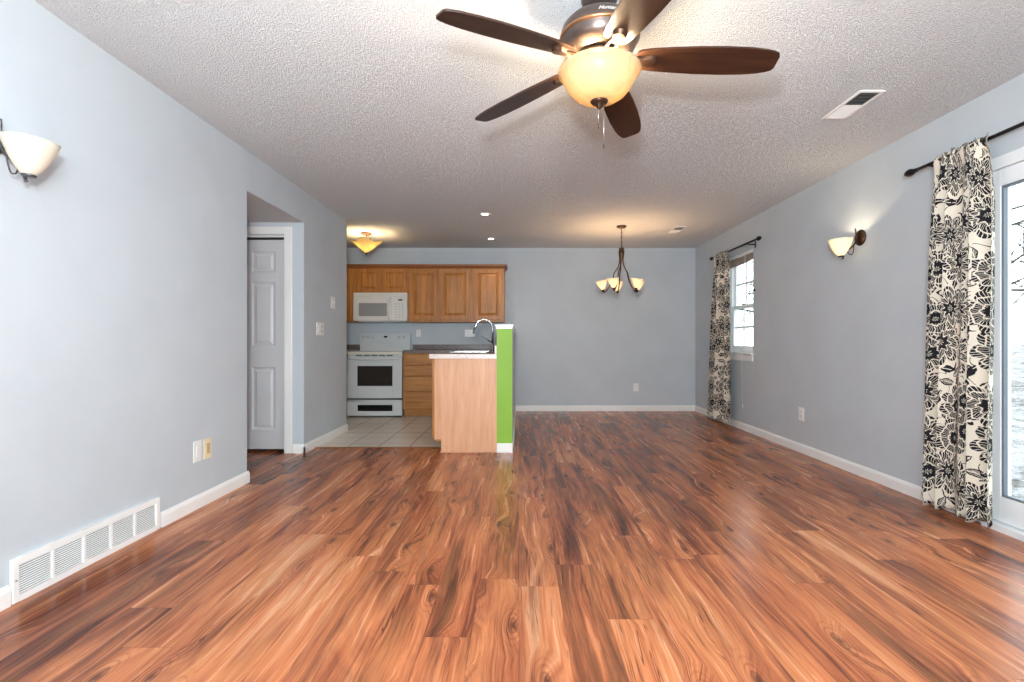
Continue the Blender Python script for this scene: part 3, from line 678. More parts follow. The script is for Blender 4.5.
MB().tube([(GX0 + 0.01, GY - 0.004, 0.225), ((GX0 + GX1) / 2, GY - 0.02, 0.218), (GX1 - 0.01, GY - 0.004, 0.225)], 0.010, 10).build('handle', MAT['appl'], sd)

# base cabinets
BY = 6.868
def base_cab(x0, x1, label, drawers, seen=True):
    t = thing('base_cabinet', label, 'cabinet', ((x0 + x1) / 2, 7.17, 0), 'oak base cabinets')
    MB().box(x0, x1, BY + 0.02, YB - 0.001, 0.105, 0.878).build('body', MAT['oak'], t)
    MB().box(x0, x1, BY + 0.075, YB - 0.02, 0.0, 0.104).build('toe_kick', MAT['oakh'], t)
    f = MB().box(x0, x0 + 0.035, BY, BY + 0.0195, 0.105, 0.878).box(x1 - 0.035, x1, BY, BY + 0.0195, 0.105, 0.878)
    for z in (0.105, 0.86): f.box(x0 + 0.035, x1 - 0.035, BY, BY + 0.0195, z, z + 0.018)
    f.build('face_frame', MAT['oak'], t)
    for z0, z1 in drawers: MB().box(x0 + 0.022, x1 - 0.022, BY - 0.019, BY - 0.0005, z0, z1, 0.005).build('drawer', MAT['oakh'], t)
    return t
base_cab(-1.588, -0.98, 'oak base cabinet with four drawers between the range and the peninsula', [(0.122, 0.344), (0.359, 0.556), (0.571, 0.703), (0.718, 0.858)])
base_cab(-2.82, -2.37, 'oak base cabinet left of the range behind the wall end', [(0.122, 0.344), (0.359, 0.556), (0.571, 0.703), (0.718, 0.858)])
pc = thing('peninsula_cabinet', 'oak peninsula cabinet with a plain pale veneer end panel', 'cabinet', (-0.5, 6.0, 0))
cxl, cxr = -0.805, PX0 - 0.001
MB().box(cxl + 0.021, cxr, PY + 0.02, YB - 0.002, 0.105, 0.735).box(cxl + 0.021, cxr, PY + 0.02, 5.41, 0.735, 0.878).box(cxl + 0.021, cxr, 6.24, YB - 0.002, 0.735, 0.878).build('body', MAT['oak'], pc)
MB().box(-0.726, cxr, PY + 0.02, YB - 0.02, 0.0, 0.1045).build('toe_kick', MAT['oakh'], pc)
ep = MB().prism([(cxl + 0.016, 0.123), (-0.728, 0.123), (-0.728, 0.0), (cxr, 0.0), (cxr, 0.878), (cxl + 0.016, 0.878)], PY, PY + 0.019).build('end_panel', MAT['veneer'], pc); ep['label'] = 'pale pinkish oak veneer end panel'
MB().box(-0.735, cxr, PY - 0.008, PY - 0.0005, 0.0, 0.018, 0.003).build('shoe_moulding', MAT['veneer'], pc)
MB().box(cxl, cxl + 0.0155, PY - 0.001, PY + 0.045, 0.123, 0.878).box(cxl + 0.0005, cxl + 0.0205, PY + 0.045, BY - 0.03, 0.84, 0.878).box(cxl + 0.0005, cxl + 0.0205, PY + 0.045, BY - 0.03, 0.123, 0.15).build('face_frame', MAT['oak'], pc)
for k in range(4):
    y0 = PY + 0.06 + k * 0.50
    m = MB(); slab_door(m, 0, 0.47, 0.14, 0.85, 0); m.xf(Matrix.Translation((cxl - 0.019, y0 + 0.47, 0)) @ Matrix.Rotation(R(-90), 4, 'Z'))
    m.build('door', MAT['oak'], pc)
# worktop
wt = thing('countertop', 'L shaped taupe laminate countertop over base cabinets and peninsula', 'countertop', (-0.8, 6.8, 0.879))
SX0, SX1, SY0, SY1 = -0.77, -0.36, 5.45, 6.20
cx0 = -0.835
m = MB()
m.box(-1.590, cx0, BY - 0.03, YB - 0.001, 0.880, 0.920)
m.box(cx0, SX0, PY - 0.024, YB - 0.001, 0.880, 0.920).box(SX1, PX0 - 0.0005, PY - 0.024, YB - 0.001, 0.880, 0.920).box(SX0, SX1, PY - 0.024, SY0, 0.880, 0.920).box(SX0, SX1, SY1, YB - 0.001, 0.880, 0.920)
m.build('slab', MAT['counter'], wt)
e = MB().box(cx0, PX0 - 0.0005, PY - 0.027, PY - 0.0245, 0.879, 0.9205).build('edge_band', MAT['edge'], wt); e['label'] = 'pale laminate front edge'
MB().box(-1.590, PX0 - 0.021, YB - 0.020, YB - 0.001, 0.9205, 0.996, 0.003).build('backsplash', MAT['counter'], wt)
MB().box(PX0 - 0.020, PX0 - 0.001, PY - 0.02, YB - 0.001, 0.9205, 1.0, 0.003).build('side_splash', MAT['edge'], wt)
wl_ = thing('countertop', 'small piece of countertop left of the range with its backsplash', 'countertop', (-2.6, 7.2, 0.879))
MB().box(-2.82, -2.372, BY - 0.03, YB - 0.001, 0.880, 0.920).build('slab', MAT['counter'], wl_)
MB().box(-2.82, -2.372, YB - 0.020, YB - 0.001, 0.9205, 0.996, 0.003).build('backsplash', MAT['counter'], wl_)
# sink
sk = thing('kitchen_sink', 'stainless steel sink set into the peninsula countertop', 'sink', ((SX0 + SX1) / 2, (SY0 + SY1) / 2, 0.74))
r_ = MB(); a = 0.012
r_.box(SX0 - a, SX0 + 0.008, SY0 - a, SY1 + a, 0.9202, 0.9235, 0.002).box(SX1 - 0.008, SX1 + a, SY0 - a, SY1 + a, 0.9202, 0.9235, 0.002).box(SX0 + 0.008, SX1 - 0.008, SY0 - a, SY0 + 0.008, 0.9202, 0.9235).box(SX0 + 0.008, SX1 - 0.008, SY1 - 0.008, SY1 + a, 0.9202, 0.9235)
r_.build('rim', MAT['steel'], sk)
m = MB()
x0, x1, y0, y1 = SX0 + 0.003, SX1 - 0.003, SY0 + 0.003, SY1 - 0.003
m.quad((x0, y0, 0.92), (x1, y0, 0.92), (x1, y0, 0.75), (x0, y0, 0.75)).quad((x0, y1, 0.92), (x1, y1, 0.92), (x1, y1, 0.75), (x0, y1, 0.75)).quad((x0, y0, 0.92), (x0, y1, 0.92), (x0, y1, 0.75), (x0, y0, 0.75)).quad((x1, y0, 0.92), (x1, y1, 0.92), (x1, y1, 0.75), (x1, y0, 0.75)).quad((x0, y0, 0.75), (x1, y0, 0.75), (x1, y1, 0.75), (x0, y1, 0.75))
m.build('basin', MAT['steel'], sk, normals=False)
# faucet
fc = thing('kitchen_faucet', 'chrome gooseneck faucet at the sink beside the green partition', 'faucet', (-0.307, 5.8, 0.9205))
MB().lathe([(0.030, 0.9205), (0.030, 0.926), (0.022, 0.934), (0.019, 0.94), (0.019, 1.01), (0.014, 1.02)], (-0.307, 5.8, 0), 18).build('base', MAT['chrome'], fc)
pts = [(-0.307, 5.8, 1.01), (-0.307, 5.8, 1.16)]
for k in range(0, 13):
    an = math.pi * k / 12 * 0.94
    pts.append((-0.307 - 0.100 + 0.100 * math.cos(an), 5.8 - 0.02 * k / 12, 1.185 + 0.108 * math.sin(an)))
pts.append((pts[-1][0] - 0.008, pts[-1][1], pts[-1][2] - 0.02))
MB().tube(pts, 0.0105, 12).build('spout', MAT['chrome'], fc)
q = pts[-1]
MB().tube([q, (q[0] - 0.006, q[1], q[2] - 0.035), (q[0] - 0.010, q[1], q[2] - 0.055)], [0.0135, 0.0155, 0.0145], 12).build('spray_head', MAT['chrome'], fc)
MB().cyl((-0.307, 5.8, 1.035), (-0.352, 5.79, 1.045), 0.014, 12).build('handle_hub', MAT['chrome'], fc)
MB().tube([(-0.348, 5.79, 1.045), (-0.385, 5.785, 1.075), (-0.435, 5.78, 1.095)], [0.006, 0.005, 0.004], 8).build('lever', MAT['chrome'], fc)

# ------------------------------------------------------------------ wall plates (local: face looks to -Y, origin on the wall)
def plate(kind, label, cat, loc, rz, mat, w=0.075, h=0.118, name=None, group=None):
    t = thing(name or ('power_outlet' if cat == 'outlet' else 'wall_switch'), label, cat, loc, group); t.rotation_euler = (0, 0, rz)
    MB().box(-w / 2, w / 2, -0.006, -0.0005, -h / 2, h / 2, 0.002).build('cover_plate', mat, t, local=True)
    def duplex(x):
        for z in (0.021, -0.021):
            r = MB().box(x - 0.0165, x + 0.0165, -0.0085, -0.006, z - 0.014, z + 0.014, 0.003).build('receptacle', mat, t, local=True)
            MB().box(x - 0.008, x - 0.005, -0.0092, -0.0084, z - 0.003, z + 0.008).box(x + 0.005, x + 0.008, -0.0092, -0.0084, z - 0.003, z + 0.006).build('slot', MAT['dark'], r, local=True)
    def toggle(x):
        MB().box(x - 0.005, x + 0.005, -0.018, -0.006, -0.004, 0.012, 0.002).build('toggle', mat, t, local=True)
    def rocker(x, mm):
        MB().box(x - 0.017, x + 0.017, -0.010, -0.006, -0.033, 0.033, 0.002).build('rocker', mm, t, local=True)
    if kind == 'duplex': duplex(0)
    elif kind == 'toggle': toggle(0)
    elif kind == 'rocker': rocker(0, mat)
    elif kind == 'tanrocker': rocker(0, MAT['tan'])
    elif kind == 'double': rocker(-0.046 / 2 - 0.012, MAT['plate']); MB().box(0.006, 0.050, -0.009, -0.006, 0.006, 0.042, 0.001).box(0.006, 0.050, -0.009, -0.006, -0.042, -0.006, 0.001).build('key', MAT['applgrey'], t, local=True)
    elif kind == 'outletswitch': duplex(-0.023); toggle(0.026)
    return t
LEFT, RIGHT = R(90), R(-90)
def on_left(y, z): return (WL, y, z)
# rotation that turns the -Y face to +X is +90 degrees about Z
plate('rocker', 'white plate low on the left wall, nearer of the pair', 'switch', on_left(3.105, 0.355), R(90), MAT['plate'], 0.076, 0.130)
plate('tanrocker', 'ivory plate with a tan insert low on the left wall', 'switch', on_left(3.205, 0.352), R(90), MAT['ivory'], 0.074, 0.128)
plate('toggle', 'single white switch high on the wall piece beside the kitchen', 'switch', on_left(5.37, 1.455), R(90), MAT['plate'], 0.110, 0.125)
plate('double', 'wide two part switch plate on the wall piece beside the kitchen', 'switch', on_left(5.02, 1.165), R(90), MAT['plate'], 0.170, 0.128)
plate('duplex', 'white outlet above the counter right of the range', 'outlet', (-1.503, YB, 1.165), 0, MAT['plate'], 0.070, 0.105)
plate('outletswitch', 'wide white outlet and switch plate behind the faucet', 'outlet', (-0.735, YB, 1.165), 0, MAT['plate'], 0.148, 0.105)
plate('duplex', 'white outlet low on the dining back wall', 'outlet', (1.75, YB, 0.355), 0, MAT['plate'], 0.075, 0.115)
plate('duplex', 'white outlet low on the right wall between window and patio door', 'outlet', (WR, 4.67, 0.36), R(-90), MAT['plate'], 0.085, 0.125)

# ------------------------------------------------------------------ return air grille on the left wall
gr = thing('return_air_grille', 'long white return air grille low on the left wall', 'vent', (WL, 2.37, 0))
GY0, GY1, GZ0, GZ1 = 1.960, 2.765, 0.002, 0.176
bx = 0.016
m = MB(); fr2 = 0.027
m.box(WL + 0.0005, WL + bx, GY0, GY0 + fr2, GZ0, GZ1, 0.003).box(WL + 0.0005, WL + bx, GY1 - fr2, GY1, GZ0, GZ1, 0.003).box(WL + 0.0005, WL + bx, GY0 + fr2, GY1 - fr2, GZ0, GZ0 + fr2).box(WL + 0.0005, WL + bx, GY0 + fr2, GY1 - fr2, GZ1 - fr2, GZ1)
iw = (GY1 - GY0 - 2 * fr2 - 4 * 0.010) / 5
for k in range(1, 5):
    y = GY0 + fr2 + k * iw + (k - 1) * 0.010
    m.box(WL + 0.0005, WL + bx - 0.002, y, y + 0.010, GZ0 + fr2, GZ1 - fr2)
m.build('frame', MAT['trim'], gr)
for k in range(5):
    y = GY0 + fr2 + k * (iw + 0.010)
    s_ = MB(); nz = 13; hz = (GZ1 - GZ0 - 2 * fr2)
    for i in range(nz):
        z = GZ0 + fr2 + (i + 0.5) * hz / nz
        s_.quad((WL + 0.006, y, z + 0.0022), (WL + 0.006, y + iw, z + 0.0022), (WL + 0.012, y + iw, z - 0.0018), (WL + 0.012, y, z - 0.0018))
    s_.build('louvre_panel', MAT['trim'], gr, normals=False)
MB().box(WL + 0.0005, WL + 0.003, GY0 + fr2, GY1 - fr2, GZ0 + fr2, GZ1 - fr2).build('backing', MAT['dark'], gr)
MB().lathe([(0, -0.002), (0.004, -0.002), (0.004, 0.0)], (WL + bx + 0.0001, GY0 + 0.013, 0.09), 10, Matrix.Rotation(R(-90), 4, 'Y')).build('screw', MAT['steel'], gr)

# ceiling registers
def register(x0, x1, y0, y1, label):
    t = thing('ceiling_register', label, 'vent', ((x0 + x1) / 2, (y0 + y1) / 2, ZC), 'white ceiling registers')
    f = 0.018; zt_, zb_ = ZC - 0.0005, ZC - 0.008
    MB().box(x0, x0 + f, y0, y1, zb_, zt_, 0.002).box(x1 - f, x1, y0, y1, zb_, zt_, 0.002).box(x0 + f, x1 - f, y0, y0 + f, zb_, zt_).box(x0 + f, x1 - f, y1 - f, y1, zb_, zt_).box(x0 + f, x1 - f, (y0 + y1) / 2 - 0.004, (y0 + y1) / 2 + 0.004, zb_, zt_).build('frame', MAT['trim'], t)
    MB().box(x0 + f, x1 - f, y0 + f, y1 - f, ZC - 0.0015, ZC - 0.0006).build('duct', MAT['dark'], t)
    ym = (y0 + y1) / 2
    for a, c, tilt in ((y0 + f, ym - 0.004, 1), (ym + 0.004, y1 - f, -1)):
        m = MB(); n = 9
        for i in range(n):
            y = a + (i + 0.5) * (c - a) / n
            m.quad((x0 + f, y + 0.0055 * tilt, ZC - 0.0020), (x1 - f, y + 0.0055 * tilt, ZC - 0.0020), (x1 - f, y - 0.0065 * tilt, ZC - 0.0095), (x0 + f, y - 0.0065 * tilt, ZC - 0.0095))
        m.build('louvre_panel', MAT['trim'], t, normals=False)
register(1.903, 2.050, 2.790, 3.140, 'white ceiling register near the patio door')
register(1.900, 2.045, 6.080, 6.430, 'small looking ceiling register beyond the chandelier')

# recessed lights
for (x, y, lb) in ((-0.374, 5.496, 'recessed ceiling light over the peninsula, nearer of the two'), (-0.382, 6.80, 'recessed ceiling light over the peninsula, farther of the two')):
    t = thing('recessed_light', lb, 'ceiling light', (x, y, ZC), 'recessed ceiling lights')
    MB().lathe([(0.036, -0.001), (0.038, -0.006), (0.066, -0.005), (0.070, -0.001)], (x, y, ZC), 28, cap=False).build('trim_ring', MAT['trim'], t)
    MB().lathe([(0, -0.004), (0.034, -0.003), (0.036, -0.0008)], (x, y, ZC), 24, cap=False).build('lens', MAT['can'], t)
    l = lamp('recessed_lamp', (x, y, ZC - 0.02), P_CAN, (1.0, 0.84, 0.62), 0.04, 'SPOT'); l.data.spot_size = R(110); l.data.spot_blend = 0.6

# ------------------------------------------------------------------ ceiling fan
FX, FY = 0.327, 2.037
fan = thing('ceiling_fan', 'bronze ceiling fan with five walnut blades and a lit amber bowl', 'ceiling fan', (FX, FY, ZC))
MB().lathe([(0.072, ZC - 0.001), (0.074, ZC - 0.012), (0.066, ZC - 0.035), (0.045, ZC - 0.050), (0.030, ZC - 0.054)], (FX, FY, 0), 32).build('canopy', MAT['motor'], fan)
MB().lathe([(0.024, ZC - 0.052), (0.024, ZC - 0.078), (0.048, ZC - 0.082), (0.050, 2.346)], (FX, FY, 0), 24).build('downrod', MAT['iron'], fan)
mh = MB().lathe([(0.030, 2.350), (0.070, 2.350), (0.100, 2.344), (0.130, 2.330), (0.150, 2.308), (0.157, 2.285), (0.159, 2.270), (0.156, 2.262), (0.153, 2.252), (0.150, 2.240), (0.140, 2.222), (0.122, 2.207), (0.100, 2.199), (0.090, 2.197)], (FX, FY, 0), 48).build('motor_housing', MAT['motor'], fan)
MB().lathe([(0.158, 2.272), (0.1625, 2.270), (0.1625, 2.262), (0.155, 2.259)], (FX, FY, 0), 48, cap=False).build('copper_band', MAT['copper'], mh)
fw = MB().lathe([(0.088, 2.1965), (0.092, 2.190), (0.092, 2.178), (0.060, 2.176)], (FX, FY, 0), 32)
for k in range(20):
    a = 2 * math.pi * k / 20
    fw.box(-0.004, 0.004, 0.0915, 0.0935, 2.180, 2.190) if False else None
fw.build('flywheel', MAT['bronze'], fan)
MB().lathe([(0.072, 2.1755), (0.070, 2.165), (0.030, 2.160), (0.028, 2.10), (0.012, 2.095), (0.011, 2.018)], (FX, FY, 0), 28).build('light_fitter', MAT['bronze'], fan)
bowl_prof = [(0.160, 2.139), (0.166, 2.136), (0.168, 2.131), (0.160, 2.122), (0.151, 2.111), (0.143, 2.094), (0.130, 2.070), (0.108, 2.044), (0.080, 2.025), (0.048, 2.014), (0.012, 2.010)]
inner = [(r - 0.004 if r > 0.02 else r, z + 0.004) for r, z in bowl_prof[::-1]][:-1]
lb = MB().lathe(bowl_prof + inner, (FX, FY, 0), 56, cap=False).build('light_bowl', MAT['bowl'], fan); lb['label'] = 'glowing amber alabaster glass bowl'
MB().lathe([(0.036, 2.0165), (0.036, 2.010), (0.028, 2.002), (0.014, 1.997), (0.012, 1.990), (0.008, 1.984), (0, 1.981)], (FX, FY, 0), 24).build('finial', MAT['bronze'], fan)
for a in (100, 220, 340):
    bx_, by_ = FX + 0.058 * math.cos(R(a)), FY + 0.058 * math.sin(R(a))
    MB().ball((bx_, by_, 2.120), 0.021, 14, (1, 1, 1.35)).build('bulb', MAT['bulb'], fan)
    lamp('fan_bulb', (bx_, by_, 2.120), P_FAN / 3, (1.0, 0.78, 0.50), 0.03)
    MB().cyl((bx_, by_, 2.142), (bx_, by_, 2.172), 0.011, 10).build('socket', MAT['plate'], fan)
for dx, dy, z1 in ((-0.006, -0.018, 1.915), (0.016, -0.016, 1.835)):
    c = MB().cyl((FX + dx, FY + dy, 2.004), (FX + dx, FY + dy, z1), 0.0010, 6).build('pull_chain', MAT['steel'], fan)
    MB().tube([(FX + dx, FY + dy, z1), (FX + dx, FY + dy, z1 - 0.008), (FX + dx, FY + dy, z1 - 0.02)], [0.0015, 0.003, 0.0022], 8).build('fob', MAT['bronze'], c)
# script emblem on the motor housing
cu = bpy.data.curves.new('emblem', 'FONT'); cu.body = 'Hunter'; cu.size = 0.023; cu.shear = 0.45; cu.extrude = 0.0004; cu.align_x = 'CENTER'
to = bpy.data.objects.new('emblem', cu); COL.objects.link(to)
dg = bpy.context.evaluated_depsgraph_get(); me = bpy.data.meshes.new_from_object(to.evaluated_get(dg))
bpy.data.objects.remove(to)
for v in me.vertices:
    x, y, z = v.co
    zz = 2.287 + y; rr = 0.1575 + z - max(0, (zz - 2.287)) * 0.30
    an = -math.pi / 2 + x / 0.1575 + 0.03
    v.co = (rr * math.cos(an), rr * math.sin(an), zz - ZC)
me.materials.append(MAT['script'])
em = bpy.data.objects.new('script_emblem', me); COL.objects.link(em); em.parent = mh
em['label'] = 'silver script lettering'
mh_off = None
# blades: local +X along the blade, built at the fan axis then turned
PITCH = R(-12.5)
def blade_outline(k=1.0):
    half = [(0.150, 0.040), (0.165, 0.049), (0.20, 0.056), (0.28, 0.0635), (0.38, 0.0695), (0.49, 0.0715), (0.58, 0.068), (0.635, 0.061), (0.67, 0.052), (0.688, 0.043), (0.695, 0.028)]
    return half
def blade_mesh():
    m = MB(); half = blade_outline(); th = 0.0035
    top = [(r, w) for r, w in half] + [(r, -w) for r, w in half[::-1]]
    A = [m.b.verts.new((r, w, th)) for r, w in top]; B = [m.b.verts.new((r, w, -th)) for r, w in top]
    m.b.faces.new(A); m.b.faces.new(B[::-1])
    for i in range(len(A)):
        j = (i + 1) % len(A); m.b.faces.new([A[j], A[i], B[i], B[j]])
    return m
def iron_mesh():
    m = MB()
    m.tube(smoothpath([(0.085, 0.0, 0.004), (0.11, 0.014, -0.010), (0.15, 0.016, -0.012), (0.185, 0.012, -0.010)], 4), [0.007] * 13, 8)
    m.tube(smoothpath([(0.085, 0.0, 0.004), (0.11, -0.014, -0.010), (0.15, -0.016, -0.012), (0.185, -0.012, -0.010)], 4), [0.007] * 13, 8)
    out = []
    for i in range(13):
        a = -math.pi / 2 + math.pi * i / 12
        out.append((0.205 + 0.030 * math.cos(a), 0.029 * math.sin(a)))
    out += [(0.170, 0.020), (0.150, 0.014), (0.150, -0.014), (0.170, -0.020)]
    A = [m.b.verts.new((x, y, -0.0045)) for x, y in out]; B = [m.b.verts.new((0.19 + (x - 0.19) * 0.82, y * 0.8, -0.019)) for x, y in out]
    m.b.faces.new(A); m.b.faces.new(B[::-1])
    for i in range(len(A)):
        j = (i + 1) % len(A); m.b.faces.new([A[j], A[i], B[i], B[j]])
    return m
def blade_rot(a): return Matrix.Rotation(a, 4, 'Z') @ Matrix.Rotation(R(3.9), 4, 'Y') @ Matrix.Rotation(PITCH, 4, 'X')
bz = 2.186
m0 = blade_mesh().build('blade', MAT['blade'], fan, local=True); i0 = iron_mesh().build('blade_iron', MAT['bronze'], m0, local=True)
i0['label'] = 'bronze blade bracket'
for k in range(5):
    bo = m0 if k == 0 else m0.copy()
    if k:
        COL.objects.link(bo); bi = i0.copy(); COL.objects.link(bi); bi.parent = bo
    bo.parent = fan
    bo.matrix_basis = Matrix.Translation((0, 0, bz - ZC)) @ blade_rot(R(-5.3 + 72 * k))

# ------------------------------------------------------------------ wall sconces (local: wall plane x = 0, +x into the room)
def sconce(label, loc, rz, power, bulbmat, metal):
    t = thing('wall_sconce', label, 'wall lamp', loc, 'tulip wall sconces'); t.rotation_euler = (0, 0, rz)
    MB().lathe([(0.060, 0.0008), (0.062, 0.006), (0.056, 0.014), (0.040, 0.020), (0.018, 0.024), (0, 0.025)], (0, 0, 0), 32, Matrix.Rotation(R(90), 4, 'Y') ).build('backplate', metal, t, local=True)
    arm = MB().tube(smoothpath([(0.044, 0.0, 0.072), (0.040, 0.004, 0.02), (0.042, 0.004, -0.030), (0.070, 0.002, -0.070), (0.115, 0.0, -0.105), (0.132, 0.0, -0.135), (0.142, 0.0, -0.165)], 5), 0.0055, 10)
    arm.cyl((0.015, 0, 0.0), (0.042, 0.004, 0.0), 0.008, 10)
    arm.build('arm', metal, t, local=True)
    MB().tube(smoothpath([(0.060, 0.006, -0.058), (0.064, 0.010, -0.10), (0.074, 0.012, -0.128), (0.094, 0.010, -0.130), (0.106, 0.006, -0.112), (0.112, 0.004, -0.10)], 5), 0.0030, 8).build('twig', metal, t, local=True)
    tilt = Matrix.Translation((0.152, 0, -0.145)) @ Matrix.Rotation(R(3), 4, 'Y')
    prof = [(0.012, 0.0), (0.022, 0.006), (0.038, 0.026), (0.055, 0.056), (0.070, 0.090), (0.081, 0.118), (0.086, 0.134)]
    inner = [(r - 0.003, z + 0.002 if i < 3 else z) for i, (r, z) in enumerate(prof)][::-1]
    sh = MB().lathe(prof + inner, (0, 0, 0), 40, cap=False).xf(tilt).build('lamp_shade', MAT['shade'], t, local=True); sh['label'] = 'white bell glass shade'
    MB().lathe([(0.020, -0.004), (0.024, 0.004), (0.010, 0.012)], (0, 0, 0), 18).xf(tilt).build('socket_cup', metal, t, local=True)
    MB().ball((0.154, 0, -0.075), 0.016, 12, (1, 1, 1.4)).build('bulb', bulbmat, t, local=True)
    if power > 0:
        w = Matrix.Translation(loc) @ Matrix.Rotation(rz, 4, 'Z') @ Vector((0.154, 0, -0.066)); lamp('sconce_bulb', w, power, (1.0, 0.80, 0.56), 0.02)
    return t
sconce('lit tulip glass wall sconce on the right wall', (WR, 3.86, 1.838), R(180), P_SCONCE, MAT['bulb'], MAT['bronze'])
sconce('tulip glass wall sconce at the left picture edge on the left wall', (WL, 1.885, 1.803), 0, P_SCONCE_L, MAT['bulbdim'], MAT['pewter'])

# ------------------------------------------------------------------ chandelier
CX, CY = 1.242, 6.06
ch = thing('chandelier', 'bronze five light chandelier hanging in the dining area', 'chandelier', (CX, CY, ZC))
MB().lathe([(0.058, ZC - 0.0008), (0.060, ZC - 0.012), (0.048, ZC - 0.022), (0.014, ZC - 0.030), (0.010, ZC - 0.034)], (CX, CY, 0), 28).build('canopy', MAT['bronze'], ch)
m = MB().cyl((CX, CY, ZC - 0.034), (CX, CY, 2.165), 0.0055, 10)
for z in (2.36, 2.30, 2.24): m.ball((CX, CY, z), 0.008, 10, (1, 1, 1.4))
m.build('stem', MAT['bronze'], ch)
MB().lathe([(0.008, 2.180), (0.026, 2.172), (0.034, 2.160), (0.022, 2.148), (0.038, 2.136), (0.034, 2.100), (0.028, 2.05), (0.020, 2.02), (0.006, 2.01)], (CX, CY, 0), 20).build('hub', MAT['bronze'], ch)
for k in range(5):
    a = R(91 + 72 * k); c, s_ = math.cos(a), math.sin(a)
    def P(r, z): return (CX + r * c, CY + r * s_, z)
    MB().tube(smoothpath([P(0.018, 2.10), P(0.022, 2.02), P(0.040, 1.945), P(0.086, 1.87), P(0.104, 1.80), P(0.135, 1.73), P(0.188, 1.652), P(0.220, 1.642)], 5), 0.0068, 8).build('arm', MAT['bronze'], ch)
    tilt = Matrix.Translation(P(0.222, 1.664)) @ Matrix.Rotation(R(10), 4, Vector((-s_, c, 0)))
    prof = [(0.008, -0.004), (0.018, 0.010), (0.036, 0.040), (0.055, 0.078), (0.069, 0.108), (0.073, 0.120)]
    inner = [(r - 0.003, z + 0.002 if i < 2 else z) for i, (r, z) in enumerate(prof)][::-1]
    sh = MB().lathe(prof + inner, (0, 0, 0), 28, cap=False).xf(tilt).build('lamp_shade', MAT['shade'], ch)
    MB().lathe([(0.0, -0.020), (0.010, -0.018), (0.018, -0.006), (0.020, 0.004), (0.010, 0.012)], (0, 0, 0), 14).xf(tilt).build('socket_cup', MAT['bronze'], sh)
    q = tilt @ Vector((0, 0, 0.060)); MB().ball(q, 0.014, 10, (1, 1, 1.4)).build('bulb', MAT['bulb'], sh)
    lamp('chandelier_bulb', tilt @ Vector((0, 0, 0.07)), P_CHAND, (1.0, 0.60, 0.30), 0.02)

# ------------------------------------------------------------------ flush kitchen ceiling light
LX, LY = -1.97, 6.45
fl = thing('flush_ceiling_light', 'lit cream glass ceiling light in the kitchen by the wall end', 'ceiling light', (LX, LY, ZC))
MB().lathe([(0.070, ZC - 0.0008), (0.072, ZC - 0.014), (0.040, ZC - 0.026), (0.012, ZC - 0.030)], (LX, LY, 0), 24).build('canopy', MAT['bronze'], fl)
MB().cyl((LX, LY, ZC - 0.03), (LX, LY, 2.165), 0.006, 10).box(LX - 0.06, LX + 0.06, LY - 0.01, LY + 0.01, 2.355, 2.367, 0.003).build('stem', MAT['bronze'], fl)
m = MB(); n = 48; rows = 12; rg_ = []
for j in range(rows + 1):
    t = j / rows; ring = []
    for i in range(n):
        a = 2 * math.pi * i / n; cs_ = math.cos(4 * a)
        rr = 0.185 * t * (1 + 0.08 * cs_ * t)
        z = 2.175 + 0.150 * (t ** 1.05) + 0.020 * cs_ * t * t
        ring.append(m.b.verts.new((LX + rr * math.cos(a + 0.15), LY + rr * math.sin(a + 0.15), z)))
    rg_.append(ring)
for a_, b_ in zip(rg_[1:], rg_[2:]):
    for i in range(n):
        j = (i + 1) % n; m.b.faces.new([a_[i], a_[j], b_[j], b_[i]]).smooth = True
m.b.faces.new(rg_[1])
for v in rg_[0]: m.b.verts.remove(v)
bo = m.build('glass_bowl', MAT['shade2'], fl); sm = bo.modifiers.new('thickness', 'SOLIDIFY'); sm.thickness = 0.004
MB().lathe([(0, -0.016), (0.008, -0.014), (0.014, -0.004), (0.010, 0.004)], (LX, LY, 2.176), 14).build('finial', MAT['bronze'], fl)
for sx in (-1, 1):
    MB().ball((LX + 0.075 * sx, LY - 0.02, 2.285), 0.020, 12, (1.3, 1, 1)).build('bulb', MAT['bulb'], fl)
    lamp('kitchen_bulb', (LX + 0.075 * sx, LY - 0.02, 2.285), P_FLUSH / 2, (1.0, 0.68, 0.34), 0.025)

# ------------------------------------------------------------------ curtain rods and curtains
RXR = 2.55; RZ = 2.137
def rod(y0, y1, label, far_finial=True, near_finial=True, brackets=()):
    t = thing('curtain_rod', label, 'curtain rod', (RXR, (y0 + y1) / 2, RZ), 'black curtain rods')
    MB().cyl((RXR, y0, RZ), (RXR, y1, RZ), 0.0105, 14).build('pole', MAT['iron'], t)
    for y, d, on in ((y0, -1, near_finial), (y1, 1, far_finial)):
        if on:
            f = MB().tube([(RXR, y + d * a, RZ) for a in (0.0, 0.012, 0.02, 0.035, 0.06, 0.085, 0.10, 0.108)], [0.011, 0.013, 0.010, 0.018, 0.024, 0.019, 0.010, 0.003], 14).build('finial', MAT['iron'], t)
    for y in brackets:
        MB().tube([(RXR, y, RZ - 0.010), (RXR + 0.05, y, RZ - 0.016), (WR - 0.005, y, RZ - 0.016)], 0.006, 8).box(WR - 0.006, WR - 0.0005, y - 0.012, y + 0.012, RZ - 0.055, RZ + 0.02, 0.002).box(RXR - 0.010, RXR + 0.010, y - 0.006, y + 0.006, RZ - 0.0145, RZ - 0.0085).build('bracket', MAT['iron'], t)
    return t
rod(5.38, 6.56, 'black curtain rod above the dining window', brackets=(5.58, 6.5))
rod(0.62, 3.20, 'black curtain rod above the patio door', brackets=(0.75, 1.85, 3.10))
